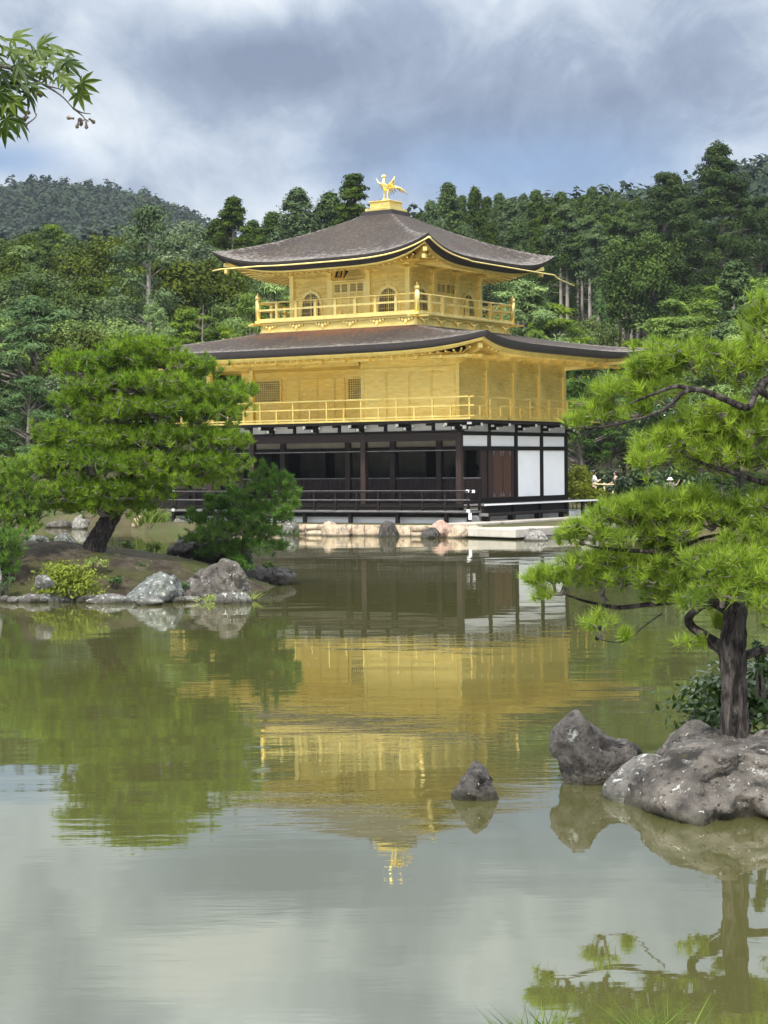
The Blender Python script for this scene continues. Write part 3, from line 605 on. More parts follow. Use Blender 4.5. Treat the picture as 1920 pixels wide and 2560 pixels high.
def cloud_bracket(x, y, nx_, ny_):     # little carved bracket on the skirt
    o = MB(); tx, ty = -ny_, nx_
    for d_, z, s_ in ((0,8.08,0.085),(-0.15,8.13,0.065),(0.15,8.13,0.065),(-0.28,8.16,0.05),(0.28,8.16,0.05),(0,8.0,0.045)):
        a = (x+tx*d_, y+ty*d_, z); b = (x+tx*d_+nx_*0.07, y+ty*d_+ny_*0.07, z+0.005); o.tube([a,b],[s_,s_*0.8],8)
    part(o, 'carved_bracket', 'gold_shine')
for q in (-3.2,-1.9,-0.65,0.65,1.9,3.2): cloud_bracket(CX+q, CY-3.66, 0, -1); cloud_bracket(CX+3.66, CY+q, 1, 0)
R3 = 3.74
def bpts(side):
    out = []
    for k in range(1,8):
        q = -R3+k*2*R3/8
        out.append(({0:(CX+q,CY-R3),1:(CX+R3,CY+q),2:(CX+q,CY+R3),3:(CX-R3,CY+q)}[side], True))
    return out
segs = [((CX-R3,CY-R3),(CX+R3,CY-R3),bpts(0)),((CX+R3,CY-R3),(CX+R3,CY+R3),bpts(1)),((CX+R3,CY+R3),(CX-R3,CY+R3),bpts(2)),((CX-R3,CY+R3),(CX-R3,CY-R3),bpts(3))]
r3 = railing('upper_railing', 'gold_shine', segs, 8.37, 8.80, 9.09, 8.42, 0.115, 0.075, top_r=0.035)
r3['label'] = 'gilded railing of the top storey with pointed corner posts'
cu_ = MB()
for a, b, ps in segs:
    for p, _ in ps: cu_.lathe((p[0],p[1],8.98), [(0.05,0),(0.06,0.02),(0.10,0.06),(0.10,0.08)], 8)
part(cu_, 'rail_cup', 'gold_shine', r3)
for sx in (-1,1):
    for sy in (-1,1):
        part(MB().lathe((CX+sx*R3,CY+sy*R3,8.37), [(0,0),(0.105,0),(0.105,0.80),(0.085,0.82),(0.085,0.86),(0.115,0.88),(0.115,0.93),(0.095,1.0),(0.03,1.06),(0.018,1.12),(0,1.16)], 12), 'corner_post', 'gold_shine', r3)
w3 = part(MB().box(CX-H3,CX+H3,CY-H3,CY+H3,8.37,10.75), 'third_storey_wall', 'gold_wall')
for side in range(4):
    for k in range(4 if side in (0,2) else 4):
        q = -H3+k*2*H3/3
        x, y = {0:(CX+q,CY-H3),1:(CX+H3,CY+q),2:(CX+q,CY+H3),3:(CX-H3,CY+q)}[side]
        if side in (1,3) and k in (0,3): continue
        part(MB().box(x-0.10,x+0.10,y-0.10,y+0.10,8.37,10.20), 'gold_post', 'gold_shine', bevel=0.012)
        br = MB(); br.box(x-0.13,x+0.13,y-0.13,y+0.13,10.12,10.20)
        nx_, ny_ = {0:(0,-1),1:(1,0),2:(0,1),3:(-1,0)}[side]
        br.bar((x,y,10.24),(x+nx_*0.95,y+ny_*0.95,10.30),0.11,0.10).bar((x-ny_*0.42,y-nx_*0.42,10.24),(x+ny_*0.42,y+nx_*0.42,10.24),0.11,0.09)
        br.bar((x+nx_*0.5-ny_*0.4,y+ny_*0.5-nx_*0.4,10.32),(x+nx_*0.5+ny_*0.4,y+ny_*0.5+nx_*0.4,10.32),0.10,0.09)
        part(br, 'eave_bracket', 'gold_shine')
ln = MB()
for z0, z1, d_ in ((9.98,10.06,0.05),(9.66,9.70,0.03),(9.80,9.83,0.025)):
    for sgn in (-1,1):
        for k in range(3):
            a = -H3+k*2*H3/3+0.101; b = a+2*H3/3-0.202
            if k == 1 and z0 < 9.9: continue
            yy = sorted((CY+sgn*H3, CY+sgn*(H3+d_))); ln.box(CX+a,CX+b,yy[0],yy[1],z0,z1)
            xx = sorted((CX+sgn*H3, CX+sgn*(H3+d_))); ln.box(xx[0],xx[1],CY+a,CY+b,z0,z1)
part(ln, 'wall_moulding', 'gold', w3)
# bell shaped windows and doors of the third floor, drawn on a wall plane: place(u, v, depth) -> local point
def bell(hw, h, grow=0.0):
    q = [(1.02,0.0),(0.98,0.30),(0.93,0.52),(0.86,0.66),(0.72,0.78),(0.70,0.82),(0.50,0.90),(0.46,0.935),(0.22,0.965),(0.10,0.985),(0.0,1.03)]
    R_ = [(x*hw+grow, z*h+(grow if z > 0.5 else grow*z)) for x, z in q]
    R_[-1] = (0.0, R_[-1][1]+grow*0.6)
    return R_+[(-x,z) for x, z in reversed(R_[:-1])]
def wall_place(side):
    return {0:lambda u,v,d_: (CX+u,CY-H3-d_,v), 1:lambda u,v,d_: (CX+H3+d_,CY+u,v), 2:lambda u,v,d_: (CX-u,CY+H3+d_,v), 3:lambda u,v,d_: (CX-H3-d_,CY-u,v)}[side]
def bell_window(side, uc, z0=8.48):
    P = wall_place(side); hw, h = 0.46, 0.98
    inn, out = bell(hw, h), bell(hw, h, 0.09); n = len(inn)
    fr = MB(); V = []
    for d_, ring in ((0.0,out),(0.045,out),(0.045,inn),(0.0,inn)): V += [P(uc+x,z0+z,d_) for x, z in ring]
    fr.add(V, [(k*n+i,k*n+i+1,((k+1)%4)*n+i+1,((k+1)%4)*n+i) for k in range(4) for i in range(n-1)])
    w_ = part(fr, 'window', 'gold_shine', label='bell shaped latticed window')
    pn = MB(); pn.add([P(uc+x,z0+z,0.006) for x, z in inn],[tuple(range(n))]); part(pn, 'pane', 'win_dark', w_)
    lt = MB()
    def width(z):
        r_ = inn[:n//2+1]; return float(np.interp(z, [q[1] for q in r_], [q[0] for q in r_]))
    for i in range(-4,5):
        x = i*hw/4.5
        zt = max([z for z in np.linspace(0,h,60) if width(z) >= abs(x)] or [0.1])
        t = 0.014 if i else 0.045
        lt.bar(P(uc+x,z0,0.018),P(uc+x,z0+zt,0.018),t,t)
    for z in (0.02,0.20,0.42,0.62,0.80): w__ = width(z); lt.bar(P(uc-w__,z0+z,0.022),P(uc+w__,z0+z,0.022),0.016,0.016)
    part(lt, 'lattice', 'gold', w_)
def panel_door(side):
    P = wall_place(side)
    for k in range(2):
        u0 = -0.74+k*0.745; u1 = u0+0.735
        def bx(mb, a, b, z0, z1, d0, d1):
            p, q = P(a,z0,d0), P(b,z1,d1); lo = [min(p[i],q[i]) for i in range(3)]; hi = [max(p[i],q[i]) for i in range(3)]
            mb.box(lo[0],hi[0],lo[1],hi[1],lo[2],hi[2])
        f = MB(); bx(f,u0,u1,8.42,9.80,0.0,0.03)
        d_ = part(f, 'panelled_door', 'gold_wall')
        st_ = MB()
        for a, b in ((u0,u0+0.06),(u1-0.06,u1),((u0+u1)/2-0.03,(u0+u1)/2+0.03)): bx(st_,a,b,8.42,9.80,0.031,0.055)
        for z in (8.42,8.72,9.02,9.16,9.36,9.74): bx(st_,u0,u1,z,z+0.05,0.031,0.053)
        part(st_, 'door_rails', 'gold_shine', d_)
        lt = MB(); pn = MB()
        for a, b in ((u0+0.06,(u0+u1)/2-0.03),((u0+u1)/2+0.03,u1-0.06)):
            bx(pn,a,b,9.43,9.72,0.030,0.033)
            for i in range(6): x = a+(b-a)*(i+0.5)/6; lt.bar(P(x,9.42,0.042),P(x,9.74,0.042),0.014,0.014)
            for z in (9.52,9.62): lt.bar(P(a,z,0.042),P(b,z,0.042),0.012,0.012)
        part(pn, 'pane', 'win_dark', d_); part(lt, 'lattice', 'gold', d_)
    hd = MB(); hd.bar(P(-0.84,9.84,0.08),P(0.84,9.84,0.08),0.10,0.06)
    for u in (-0.78,0.78): hd.bar(P(u,8.40,0.06),P(u,9.92,0.06),0.07,0.07)
    part(hd, 'door_frame', 'gold_shine')
for side in range(4):
    bell_window(side,-1.83); bell_window(side,1.83); panel_door(side)
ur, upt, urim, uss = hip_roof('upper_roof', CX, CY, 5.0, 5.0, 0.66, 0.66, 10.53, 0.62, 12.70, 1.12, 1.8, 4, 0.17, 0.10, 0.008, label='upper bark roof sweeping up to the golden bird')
urim([(0.11,-0.165),(0.20,-0.19),(0.22,-0.33),(0.34,-0.335)], 'lower_eave_edge', 'bark_edge')
urim([(0.33,-0.32),(0.34,-0.42),(0.52,-0.43)], 'fascia', 'gold')
urim([(0.52,-0.42),(1.2,-0.33),(2.24,-0.02)], 'soffit', 'gold_wall')
rafters(upt, ur, 'rafters', 2.7, 2.7, 0.30, 0.50, -0.46, 10.42, 0.05, 'gold_shine', 5.0, 5.0, CX, CY)
pu = MB(); q = H3+0.95
for a, b in (((-q,-q),(q,-q)),((q,-q),(q,q)),((q,q),(-q,q)),((-q,q),(-q,-q))): pu.bar((CX+a[0],CY+a[1],10.36),(CX+b[0],CY+b[1],10.36),0.11,0.10)
part(pu, 'purlin', 'gold', ur)
for sx, sy in ((1,-1),(1,1),(-1,-1),(-1,1)):
    part(MB().bar((CX+sx*2.7,CY+sy*2.7,10.22),(CX+sx*4.7,CY+sy*4.7,10.62),0.15,0.15), 'hip_rafter', 'gold_shine', ur)
    part(MB().box(CX+sx*4.62-0.07,CX+sx*4.62+0.07,CY+sy*4.62-0.07,CY+sy*4.62+0.07,10.28,10.44), 'wind_bell', 'gold_shine', ur)
gp = [upt(s_, 0, 1.0, -0.12, -0.17) for s_ in uss]; gp = [(x,y,min(z,10.40+max(0,(x-CX-2))*0.21)) for x, y, z in gp]
part(MB().tube([(CX-4.95,CY-5.12,10.36)]+gp[3:], 0.03, 6), 'gutter', 'gold_shine', ur)
gp = [upt(s_, 1, 1.0, -0.12, -0.17) for s_ in uss]; gp = [(x,y,min(z,10.34+max(0,(-y+CY-2))*0.22)) for x, y, z in gp]
part(MB().tube(gp[:-2]+[(CX+5.12,CY+5.2,10.22),(CX+5.16,CY+6.55,10.03)], 0.032, 6), 'gutter', 'gold_shine', ur)
# top: cap, pedestal, bird
part(MB().box(CX-0.72,CX+0.72,CY-0.72,CY+0.72,12.66,12.83), 'roof_cap', 'bark_edge')
fp = part(MB().box(CX-0.62,CX+0.62,CY-0.62,CY+0.62,12.832,12.94).box(CX-0.47,CX+0.47,CY-0.47,CY+0.47,12.94,13.21).box(CX-0.52,CX+0.52,CY-0.52,CY+0.52,13.21,13.25).lathe((CX,CY,13.25),[(0,0),(0.20,0),(0.22,0.05),(0.14,0.11),(0,0.11)],12), 'pedestal', 'gold', bevel=0.008)
bd = MB()
for sx in (-1,1): bd.tube([(CX+sx*0.085,CY-0.02,13.34),(CX+sx*0.085,CY+0.0,13.52),(CX+sx*0.08,CY+0.02,13.70),(CX+sx*0.05,CY+0.04,13.82)],[0.024,0.022,0.04,0.07],8)
bd.tube(smooth_path([(CX,CY+0.34,13.84),(CX,CY+0.18,13.83),(CX,CY-0.02,13.82),(CX,CY-0.16,13.93),(CX,CY-0.17,14.08),(CX,CY-0.12,14.20),(CX,CY-0.14,14.27),(CX,CY-0.22,14.27),(CX,CY-0.34,14.22)],4),
        lerp_list([0.02,0.09,0.13,0.10,0.052,0.048,0.070,0.045,0.008],33),10)
for k in range(4): bd.tube([(CX,CY-0.12+0.03*k,14.30),(CX,CY-0.10+0.06*k,14.36-0.02*k)],[0.018,0.005],5)
bird = part(bd, 'phoenix_statue', 'gold_shine', label='golden phoenix with raised wings on the roof top')
for sx in (-1,1):
    f = MB()
    for k in range(7):
        t = k/6; a = Vector((CX+sx*(0.09+0.012*k),CY-0.02+0.04*k,13.90-0.012*k)); b = Vector((CX+sx*(0.46-0.030*k),CY-0.02+0.035*k,14.26-0.06*k))
        mid = a.lerp(b,0.5)+Vector((sx*0.06,0,-0.02)); f.tube([a,mid,b],[0.03,0.034,0.005],6)
    part(f, 'wing', 'gold_shine', bird)
f = MB()
for k in range(9):
    t = (k-4)/4; a = Vector((CX+0.02*t,CY+0.28,13.84)); b = Vector((CX+0.30*t,CY+0.62,13.98-0.12*abs(t))); c_ = Vector((CX+0.45*t,CY+0.98,13.80-0.20*abs(t)+0.03*math.sin(k*2)))
    f.tube(smooth_path([a,b,c_],4),[0.02,0.022,0.025,0.028,0.03,0.03,0.027,0.02,0.006],6)
part(f, 'tail', 'gold_shine', bird)
# name board under the south eave
pl = empty('name_board', (CX-0.08, CY-H3-0.55, 10.16)); pl.parent = PV; pl.rotation_euler = (math.radians(-22), 0, 0)
part(MB().box(-0.16,0.16,-0.02,0.02,-0.26,0.26), 'board', 'dark_wood', pl)
part(MB().box(-0.24,-0.161,-0.035,0.03,-0.31,0.31).box(0.161,0.24,-0.035,0.03,-0.31,0.31).box(-0.16,0.16,-0.035,0.03,0.261,0.31).box(-0.16,0.16,-0.035,0.03,-0.31,-0.261).box(-0.28,-0.241,-0.03,0.02,-0.36,-0.30).box(0.241,0.28,-0.03,0.02,-0.36,-0.30), 'frame', 'gold', pl)
part(MB().prism([(0.26,-0.30),(0.50,0.32),(0.26,0.32)],'y',-0.01,0.02), 'frame_side', 'red_wood', pl)
try:
    fc = bpy.data.curves.new('lettering', 'FONT'); fc.body = '究\n竟\n頂'; fc.size = 0.17; fc.space_line = 0.95; fc.align_x = 'CENTER'; fc.align_y = 'CENTER'; fc.extrude = 0.004
    tmp = bpy.data.objects.new('lettering', fc); C.objects.link(tmp); bpy.context.view_layer.update(); lm = bpy.data.meshes.new_from_object(tmp.evaluated_get(bpy.context.evaluated_depsgraph_get())); bpy.data.objects.remove(tmp)
    fo = link('lettering', lm, None, pl, (0,-0.026,0.0)); fo.rotation_euler = (math.pi/2,0,0); lm.materials.clear(); lm.materials.append(M['gold_shine'])
except Exception: pass

# ---- small fishing porch on the west side
FP = empty('fishing_porch', pav(-13.3,4.2), PAV_R, 'small dark wooden porch with a bark roof reaching over the water beside the pavilion', 'porch')
def fpart(mb, name, mat): return mb.build(name, M[mat], FP)
fpart(MB().box(-3.9,0.6,-1.3,1.3,0.80,0.90), 'deck', 'dark_wood'); fpart(MB().box(-3.95,0.6,-1.34,-1.30,0.82,1.12).box(-3.98,-3.94,-1.3,1.3,0.82,1.12), 'deck_skirt', 'dark_wood')
for x in (-3.8,-1.9,0.1):
    for y in (-1.2,1.2): fpart(MB().box(x-0.08,x+0.08,y-0.08,y+0.08,-0.5,3.05), 'post', 'dark_wood')
rr = MB()
for z in (1.15,1.40,1.60): rr.bar((-3.9,-1.25,z),(0.6,-1.25,z),0.06,0.06).bar((-3.9,-1.25,z),(-3.9,1.25,z),0.06,0.06)
rr.box(-3.88,0.5,-1.22,-1.19,1.0,1.58); fpart(rr, 'railing', 'dark_wood')
fpart(MB().bar((-4.0,-1.3,1.2),(-4.5,-1.6,-0.3),0.10,0.10), 'brace', 'grey_wood')
fpart(MB().prism([(-1.9,2.95),(-1.9,3.12),(-0.9,3.40),(0,3.86),(0.9,3.40),(1.9,3.12),(1.9,2.95),(0.9,3.22),(0,3.66),(-0.9,3.22)],'x',-4.5,0.5), 'roof', 'bark')

# ---- retaining wall and landing slab
def rubble_wall(name, label, x0, x1, y, z1, mat, rs, depth=0.5):
    rg = random.Random(rs); mb = MB(); x = x0
    while x < x1:
        w_ = rg.uniform(0.4,0.95); z = -0.35; xe = min(x+w_, x1)
        hs = [rg.uniform(0.42,0.55), rg.uniform(0.2,0.3)] if rg.random() < 0.55 else [0.9]
        tot = sum(hs); z0 = z
        for h in hs:
            zt = z0+(z1-z)*h/tot; n = 5
            V = []; Fq = []
            for j in range(n+1):
                for i in range(n+1):
                    u, v = i/n, j/n; ed = min(u,1-u,v,1-v); bulge = 0.10*min(1,ed*4)
                    px_, pz_ = x+0.02+(xe-x-0.04)*u, z0+0.015+(zt-z0-0.03)*v
                    nn = noise.noise(Vector((px_*2.2,pz_*3.1,rs)))
                    V.append((px_+(0.03*noise.noise(Vector((px_*3,pz_*3,7))) if 0 < u < 1 else 0), y-bulge-0.09*nn*(1 if ed > 0 else 0), pz_))
            Fq = [(j*(n+1)+i, j*(n+1)+i+1, (j+1)*(n+1)+i+1, (j+1)*(n+1)+i) for j in range(n) for i in range(n)]
            mb.add(V, Fq, True); z0 = zt
        x = xe
    mb.box(x0,x1,y+0.04,y+depth,-0.4,z1-0.03)
    o = mb.build(name, M[mat]); o.location = PAV_O; o.rotation_euler = (0,0,PAV_R)
    return tag(o, label, 'stone wall')
rubble_wall('retaining_wall', 'low tan stone retaining wall at the waterline under the golden pavilion', -9.6, 2.6, -3.2, 0.42, 'rock_tan', 5)
sb = MB().prism([(2.55,-3.85),(4.95,-4.75),(5.05,-0.8),(5.6,9.5),(1.7,9.5),(1.5,-2.9)],'z',0.06,0.35)
so = sb.build('landing_slab', M['slab'], bevel=0.03); so.location = PAV_O; so.rotation_euler = (0,0,PAV_R); tag(so, 'flat stone landing slab at the right corner of the golden pavilion', 'stone slab')
sb = MB().prism([(0.9,-2.6),(2.2,-2.6),(2.3,9.4),(0.9,9.4)],'z',0.2,0.47); so = sb.build('stone_step', M['slab'], bevel=0.03); so.location = PAV_O; so.rotation_euler = (0,0,PAV_R); tag(so, 'long grey stone step between the landing slab and the wooden deck', 'stone step')
sb = MB().prism([(2.7,-3.6),(4.6,-4.3),(5.6,-3.4),(5.9,4.0),(2.7,4.0)],'z',-0.5,0.055); so = sb.build('stone_footing', M['rock_dark'], bevel=0.03); so.location = PAV_O; so.rotation_euler = (0,0,PAV_R); tag(so, 'dark stone footing at the waterline beneath the landing slab', 'footing')
# ------------------------------------------------------------------ rocks
_ico = {}
def ico(sub):
    if sub not in _ico:
        bm = bmesh.new(); bmesh.ops.create_icosphere(bm, subdivisions=sub, radius=1.0)
        _ico[sub] = (np.array([v.co[:] for v in bm.verts]), [tuple(v.index for v in f.verts) for f in bm.faces]); bm.free()
    D, Fc = _ico[sub]; D = D/np.linalg.norm(D, axis=1)[:,None]
    return D, Fc
def fbm(P, scale, seed, octv=4):
    return np.array([noise.fractal(Vector(p)*scale+Vector((seed*3.7,seed*1.3,seed*7.1)), 0.9, 2.1, octv) for p in P])
def facet(P, F, seed, K, mix):
    """chisels flat faces: every vertex moves onto the lowest of the tangent planes of its nearest seeds"""
    rg = np.random.default_rng(seed+77); T = np.array(F); n = np.cross(P[T[:,1]]-P[T[:,0]], P[T[:,2]]-P[T[:,0]])
    N = np.zeros_like(P)
    for i in range(3): np.add.at(N, T[:,i], n)
    N /= np.maximum(np.linalg.norm(N, axis=1)[:,None], 1e-9); L = np.linalg.norm(P, axis=1); U = P/np.maximum(L[:,None], 1e-9)
    k = rg.choice(len(P), K, replace=False); Nk = N[k]+rg.normal(size=(K,3))*0.16; Nk /= np.linalg.norm(Nk, axis=1)[:,None]
    dist = np.linalg.norm(P[:,None,:]-P[k][None], axis=2); near = np.argsort(dist, 1)[:,:3]
    hk = np.sum(P[k]*Nk, 1); dn = np.einsum('ij,ikj->ik', U, Nk[near]); r = np.where(dn > 0.15, hk[near]/np.maximum(dn,0.15), 1e9)
    r = np.clip(r.min(1), 0.80*L, 1.10*L); return U*(mix*r+(1-mix)*L)[:,None]
def rock_mesh(name, D, P, F, seed, amp, scale):
    P = P+D*(amp*0.9*fbm(P, scale*0.8, seed))[:,None]
    P = facet(P, F, seed, 30 if len(P) < 2000 else (46 if len(P) < 20000 else 90), 0.95)
    rd = np.array([noise.ridged_multi_fractal(Vector(p)*scale*1.3+Vector((seed*1.9,3,seed)), 0.9, 2.1, 4, 1.0, 2.0) for p in P]); P = P+D*(amp*0.16*(rd-1.1))[:,None]
    P = P+D*(amp*0.15*fbm(P, scale*5, seed+5, 3))[:,None]
    return npmesh(name, P, F, smooth=True)
def rock(label, c, dims, seed, mat='rock_grey', planes=14, sub=4, amp=0.07, name='rock', group=None, tilt=0.0, cat='rock', sharp=0.12):
    """faceted boulder: unit directions cut by random planes"""
    rg = np.random.default_rng(seed); D, F = ico(sub)
    Np = rg.normal(size=(planes,3)); Np /= np.linalg.norm(Np, axis=1)[:,None]; dd = rg.uniform(0.70,1.0,planes)
    q = dd[None,:]/np.maximum(D@Np.T, 1e-3); k = -1/sharp
    r = np.power(np.sum(np.power(np.minimum(q,4), k), 1), 1/k); r = np.minimum(r, 1.05)
    P = D*r[:,None]; P = P/np.abs(P).max(0)
    P = P*np.array(dims)/2
    if tilt: ca, sa = math.cos(tilt), math.sin(tilt); P = np.stack([P[:,0]*ca-P[:,2]*sa, P[:,1], P[:,0]*sa+P[:,2]*ca], -1)
    m = min(dims)
    o = link(name, rock_mesh(name, D, P, F, seed, amp*m, 1.8/m), M[mat], loc=c)
    return tag(o, label, cat, group)
def outline_rock(label, pts, Y, thick, seed, mat, sub=5, amp=0.06, name='boulder', scale=2.2, cat='boulder', yoff=0.0, flat=0.8, back=0.5):
    """boulder whose silhouette at depth Y follows measured points; rounded body of real thickness"""
    W3 = [at_y(x, y, Y) for x, y in pts]; c = sum(W3, Vector())/len(W3)
    ang = np.array([math.atan2(p.z-c.z, p.x-c.x) for p in W3]); rad = np.array([math.hypot(p.z-c.z, p.x-c.x) for p in W3])
    o_ = np.argsort(ang); ang, rad = ang[o_], rad[o_]
    ang = np.concatenate([ang-2*math.pi, ang, ang+2*math.pi]); rad = np.tile(rad, 3)
    D, F = ico(sub); rho = np.hypot(D[:,0], D[:,2]); th = np.arctan2(D[:,2], D[:,0]); R_ = np.interp(th, ang, rad)
    P = np.stack([R_*rho**flat*np.cos(th), np.sign(D[:,1])*np.abs(D[:,1])**0.8*thick*np.where(D[:,1] > 0, back, 1.0)*(0.55+0.45*R_/R_.max()), R_*rho**flat*np.sin(th)], -1)
    o = link(name, rock_mesh(name, D, P, F, seed, amp, scale), M[mat], loc=(c.x, c.y+yoff, c.z))
    return tag(o, label, cat)
def rock_px(label, cx, base, w, h, seed, mat, depth=0.8, zb=0.0, **k):
    """w,h in measured pixels, standing at height zb where the pixel row 'base' meets it"""
    p = at_z(cx, base, zb); s = ppm(p.y); dm = (w*s, w*s*depth, h*s*1.5)
    return rock(label, (p.x, p.y+dm[1]*0.42, zb+h*s*0.25), dm, seed, mat, **k)
# right islet
outline_rock('tall dark boulder with a white flecked horn rising from the water at the right', [(1200,1600),(1197,1572),(1212,1553),(1236,1541),(1258,1541),(1275,1554),(1290,1575),(1307,1593),(1330,1600),(1352,1592),(1368,1593),(1383,1614),(1384,1640),(1360,1690),(1330,1712),(1290,1716),(1240,1708),(1215,1690),(1206,1650)], 15.2, 0.30, 3, 'rock_dark', amp=0.035, scale=3.2, flat=0.62)
outline_rock('low jagged boulder between the horned boulder and the big mound', [(1305,1738),(1304,1715),(1314,1685),(1330,1668),(1345,1655),(1362,1646),(1392,1642),(1420,1650),(1450,1680),(1440,1740),(1390,1768),(1350,1758),(1318,1752)], 14.5, 0.42, 8, 'rock_grey', amp=0.045, scale=4.2)
outline_rock('big rounded lichen spotted boulder mound under the right pine', [(1384,1765),(1386,1712),(1402,1665),(1440,1632),(1490,1612),(1545,1604),(1610,1602),(1680,1604),(1760,1625),(1830,1680),(1850,1760),(1800,1840),(1680,1850),(1560,1835),(1470,1806)], 14.1, 1.15, 12, 'rock_brown', amp=0.11, scale=2.8, sub=6, flat=0.72, yoff=0.2)
outline_rock('grey mossy rock just left of the pine trunk base', [(1425,1640),(1450,1600),(1475,1572),(1510,1563),(1545,1572),(1570,1600),(1580,1640),(1500,1665)], 15.3, 0.4, 21, 'rock_brown', amp=0.05, scale=3)
outline_rock('small pointed dark rock standing alone in the water', [(976,1712),(990,1690),(1005,1668),(1024,1649),(1036,1647),(1052,1672),(1066,1700),(1071,1722),(1060,1745),(1020,1750),(985,1735)], 14.45, 0.17, 30, 'rock_dark', amp=0.022, scale=6, flat=0.75)
# roots and moss on the mound come with the tree

# left island ground
ICX, ICY, IRX, IRY = -8.0, 40.15, 5.8, 3.15
def isl_z(x, y):
    r = np.hypot((x-ICX)/IRX, (y-ICY)/IRY)
    return 1.02*(1-r**2.3)+0.05*np.sin(x*2.1)*np.sin(y*1.7)-0.02
nr, na = 40, 96
V = [(ICX, ICY, float(isl_z(ICX, ICY)))]
for i in range(1, nr+1):
    for k in range(na):
        a = 2*math.pi*k/na; r = i/nr*1.12*(1+0.03*math.sin(3*a)+0.02*math.sin(7*a+1)); x, y = ICX+IRX*r*math.cos(a), ICY+IRY*r*math.sin(a)
        V.append((x, y, float(isl_z(x, y))+0.03*noise.noise(Vector((x*1.7,y*1.7,0)))))
Fq = [(1+(i)*na+k, 1+(i+1)*na+k, 1+(i+1)*na+(k+1)%na, 1+i*na+(k+1)%na) for i in range(nr-1) for k in range(na)]
me = bpy.data.meshes.new('island_ground'); me.from_pydata(V, [], Fq+[(0,1+k,1+(k+1)%na) for k in range(na)]); me.polygons.foreach_set('use_smooth', [True]*len(me.polygons))
tag(link('island_ground', me, M['moss_earth']), kind='structure')
def iz(x, y): return float(isl_z(x, y))
# rocks of the left island
rock_px('mound shaped rock covered in pale green lichen on the left island shore', 333, 1303, 128, 62, 41, 'rock_blue', 0.8, amp=0.09, sub=5)
rock_px('largest smooth grey boulder on the left island, yellow ferns at its foot', 468, 1293, 152, 80, 44, 'rock_brown', 0.6, sub=5, amp=0.05)
outline_rock('long dark boulder pointing right over the water at the island tip', [(540,1262),(545,1236),(565,1226),(585,1229),(605,1226),(622,1233),(637,1242),(625,1254),(600,1266),(560,1280)], 41.6, 0.7, 47, 'rock_dark', amp=0.08, scale=1.6)
rock_px('small angular rock standing in the water before the fern boulder', 503, 1305, 78, 27, 49, 'rock_grey', 0.7, sub=4, amp=0.10)
rock_px('flat pale stone lying on the bare slope beside the yellow shrub', 92, 1262, 46, 22, 52, 'rock_grey', 0.8, zb=0.42, amp=0.08)
rock_px('long low edging rock at the waterline under the mossy slope', 236, 1304, 110, 20, 55, 'rock_grey', 0.5, amp=0.08)
rock_px('flat edging rock at the waterline left of the yellow shrub', 86, 1302, 92, 20, 57, 'rock_grey', 0.5, amp=0.09)
rock_px('low flat ledge rock in front of the lichen mound', 320, 1308, 70, 14, 58, 'rock_grey', 0.6, amp=0.09)
rock_px('smallest edging stone at the far left of the island shore', 27, 1303, 26, 16, 59, 'rock_grey', 0.8, amp=0.09)
rock_px('rounded pale stone cut by the left picture edge', -6, 1270, 20, 60, 60, 'rock_pale', 0.8, zb=0.25)
rock('blue grey rock on the island crest under the left edge pine', at_y(75,1172,42.5)+Vector((0,0,-0.1)), (0.75,0.6,0.6), 62, 'rock_blue')
rock('pointed blue grey rock on the island crest in front of the far water', at_y(134,1172,42.5)+Vector((0,0,-0.1)), (0.62,0.5,0.62), 65, 'rock_blue')
rock('small white topped stone between the two crest rocks', at_y(105,1176,42.4)+Vector((0,0,-0.05)), (0.26,0.24,0.22), 66, 'rock_pale')
outline_rock('dark wedge shaped boulder sloping up behind the small dark pine', [(350,1192),(372,1180),(405,1160),(450,1150),(500,1160),(540,1190),(540,1215),(440,1215),(380,1202)], 42.2, 0.7, 68, 'rock_dark', amp=0.07, scale=1.8)
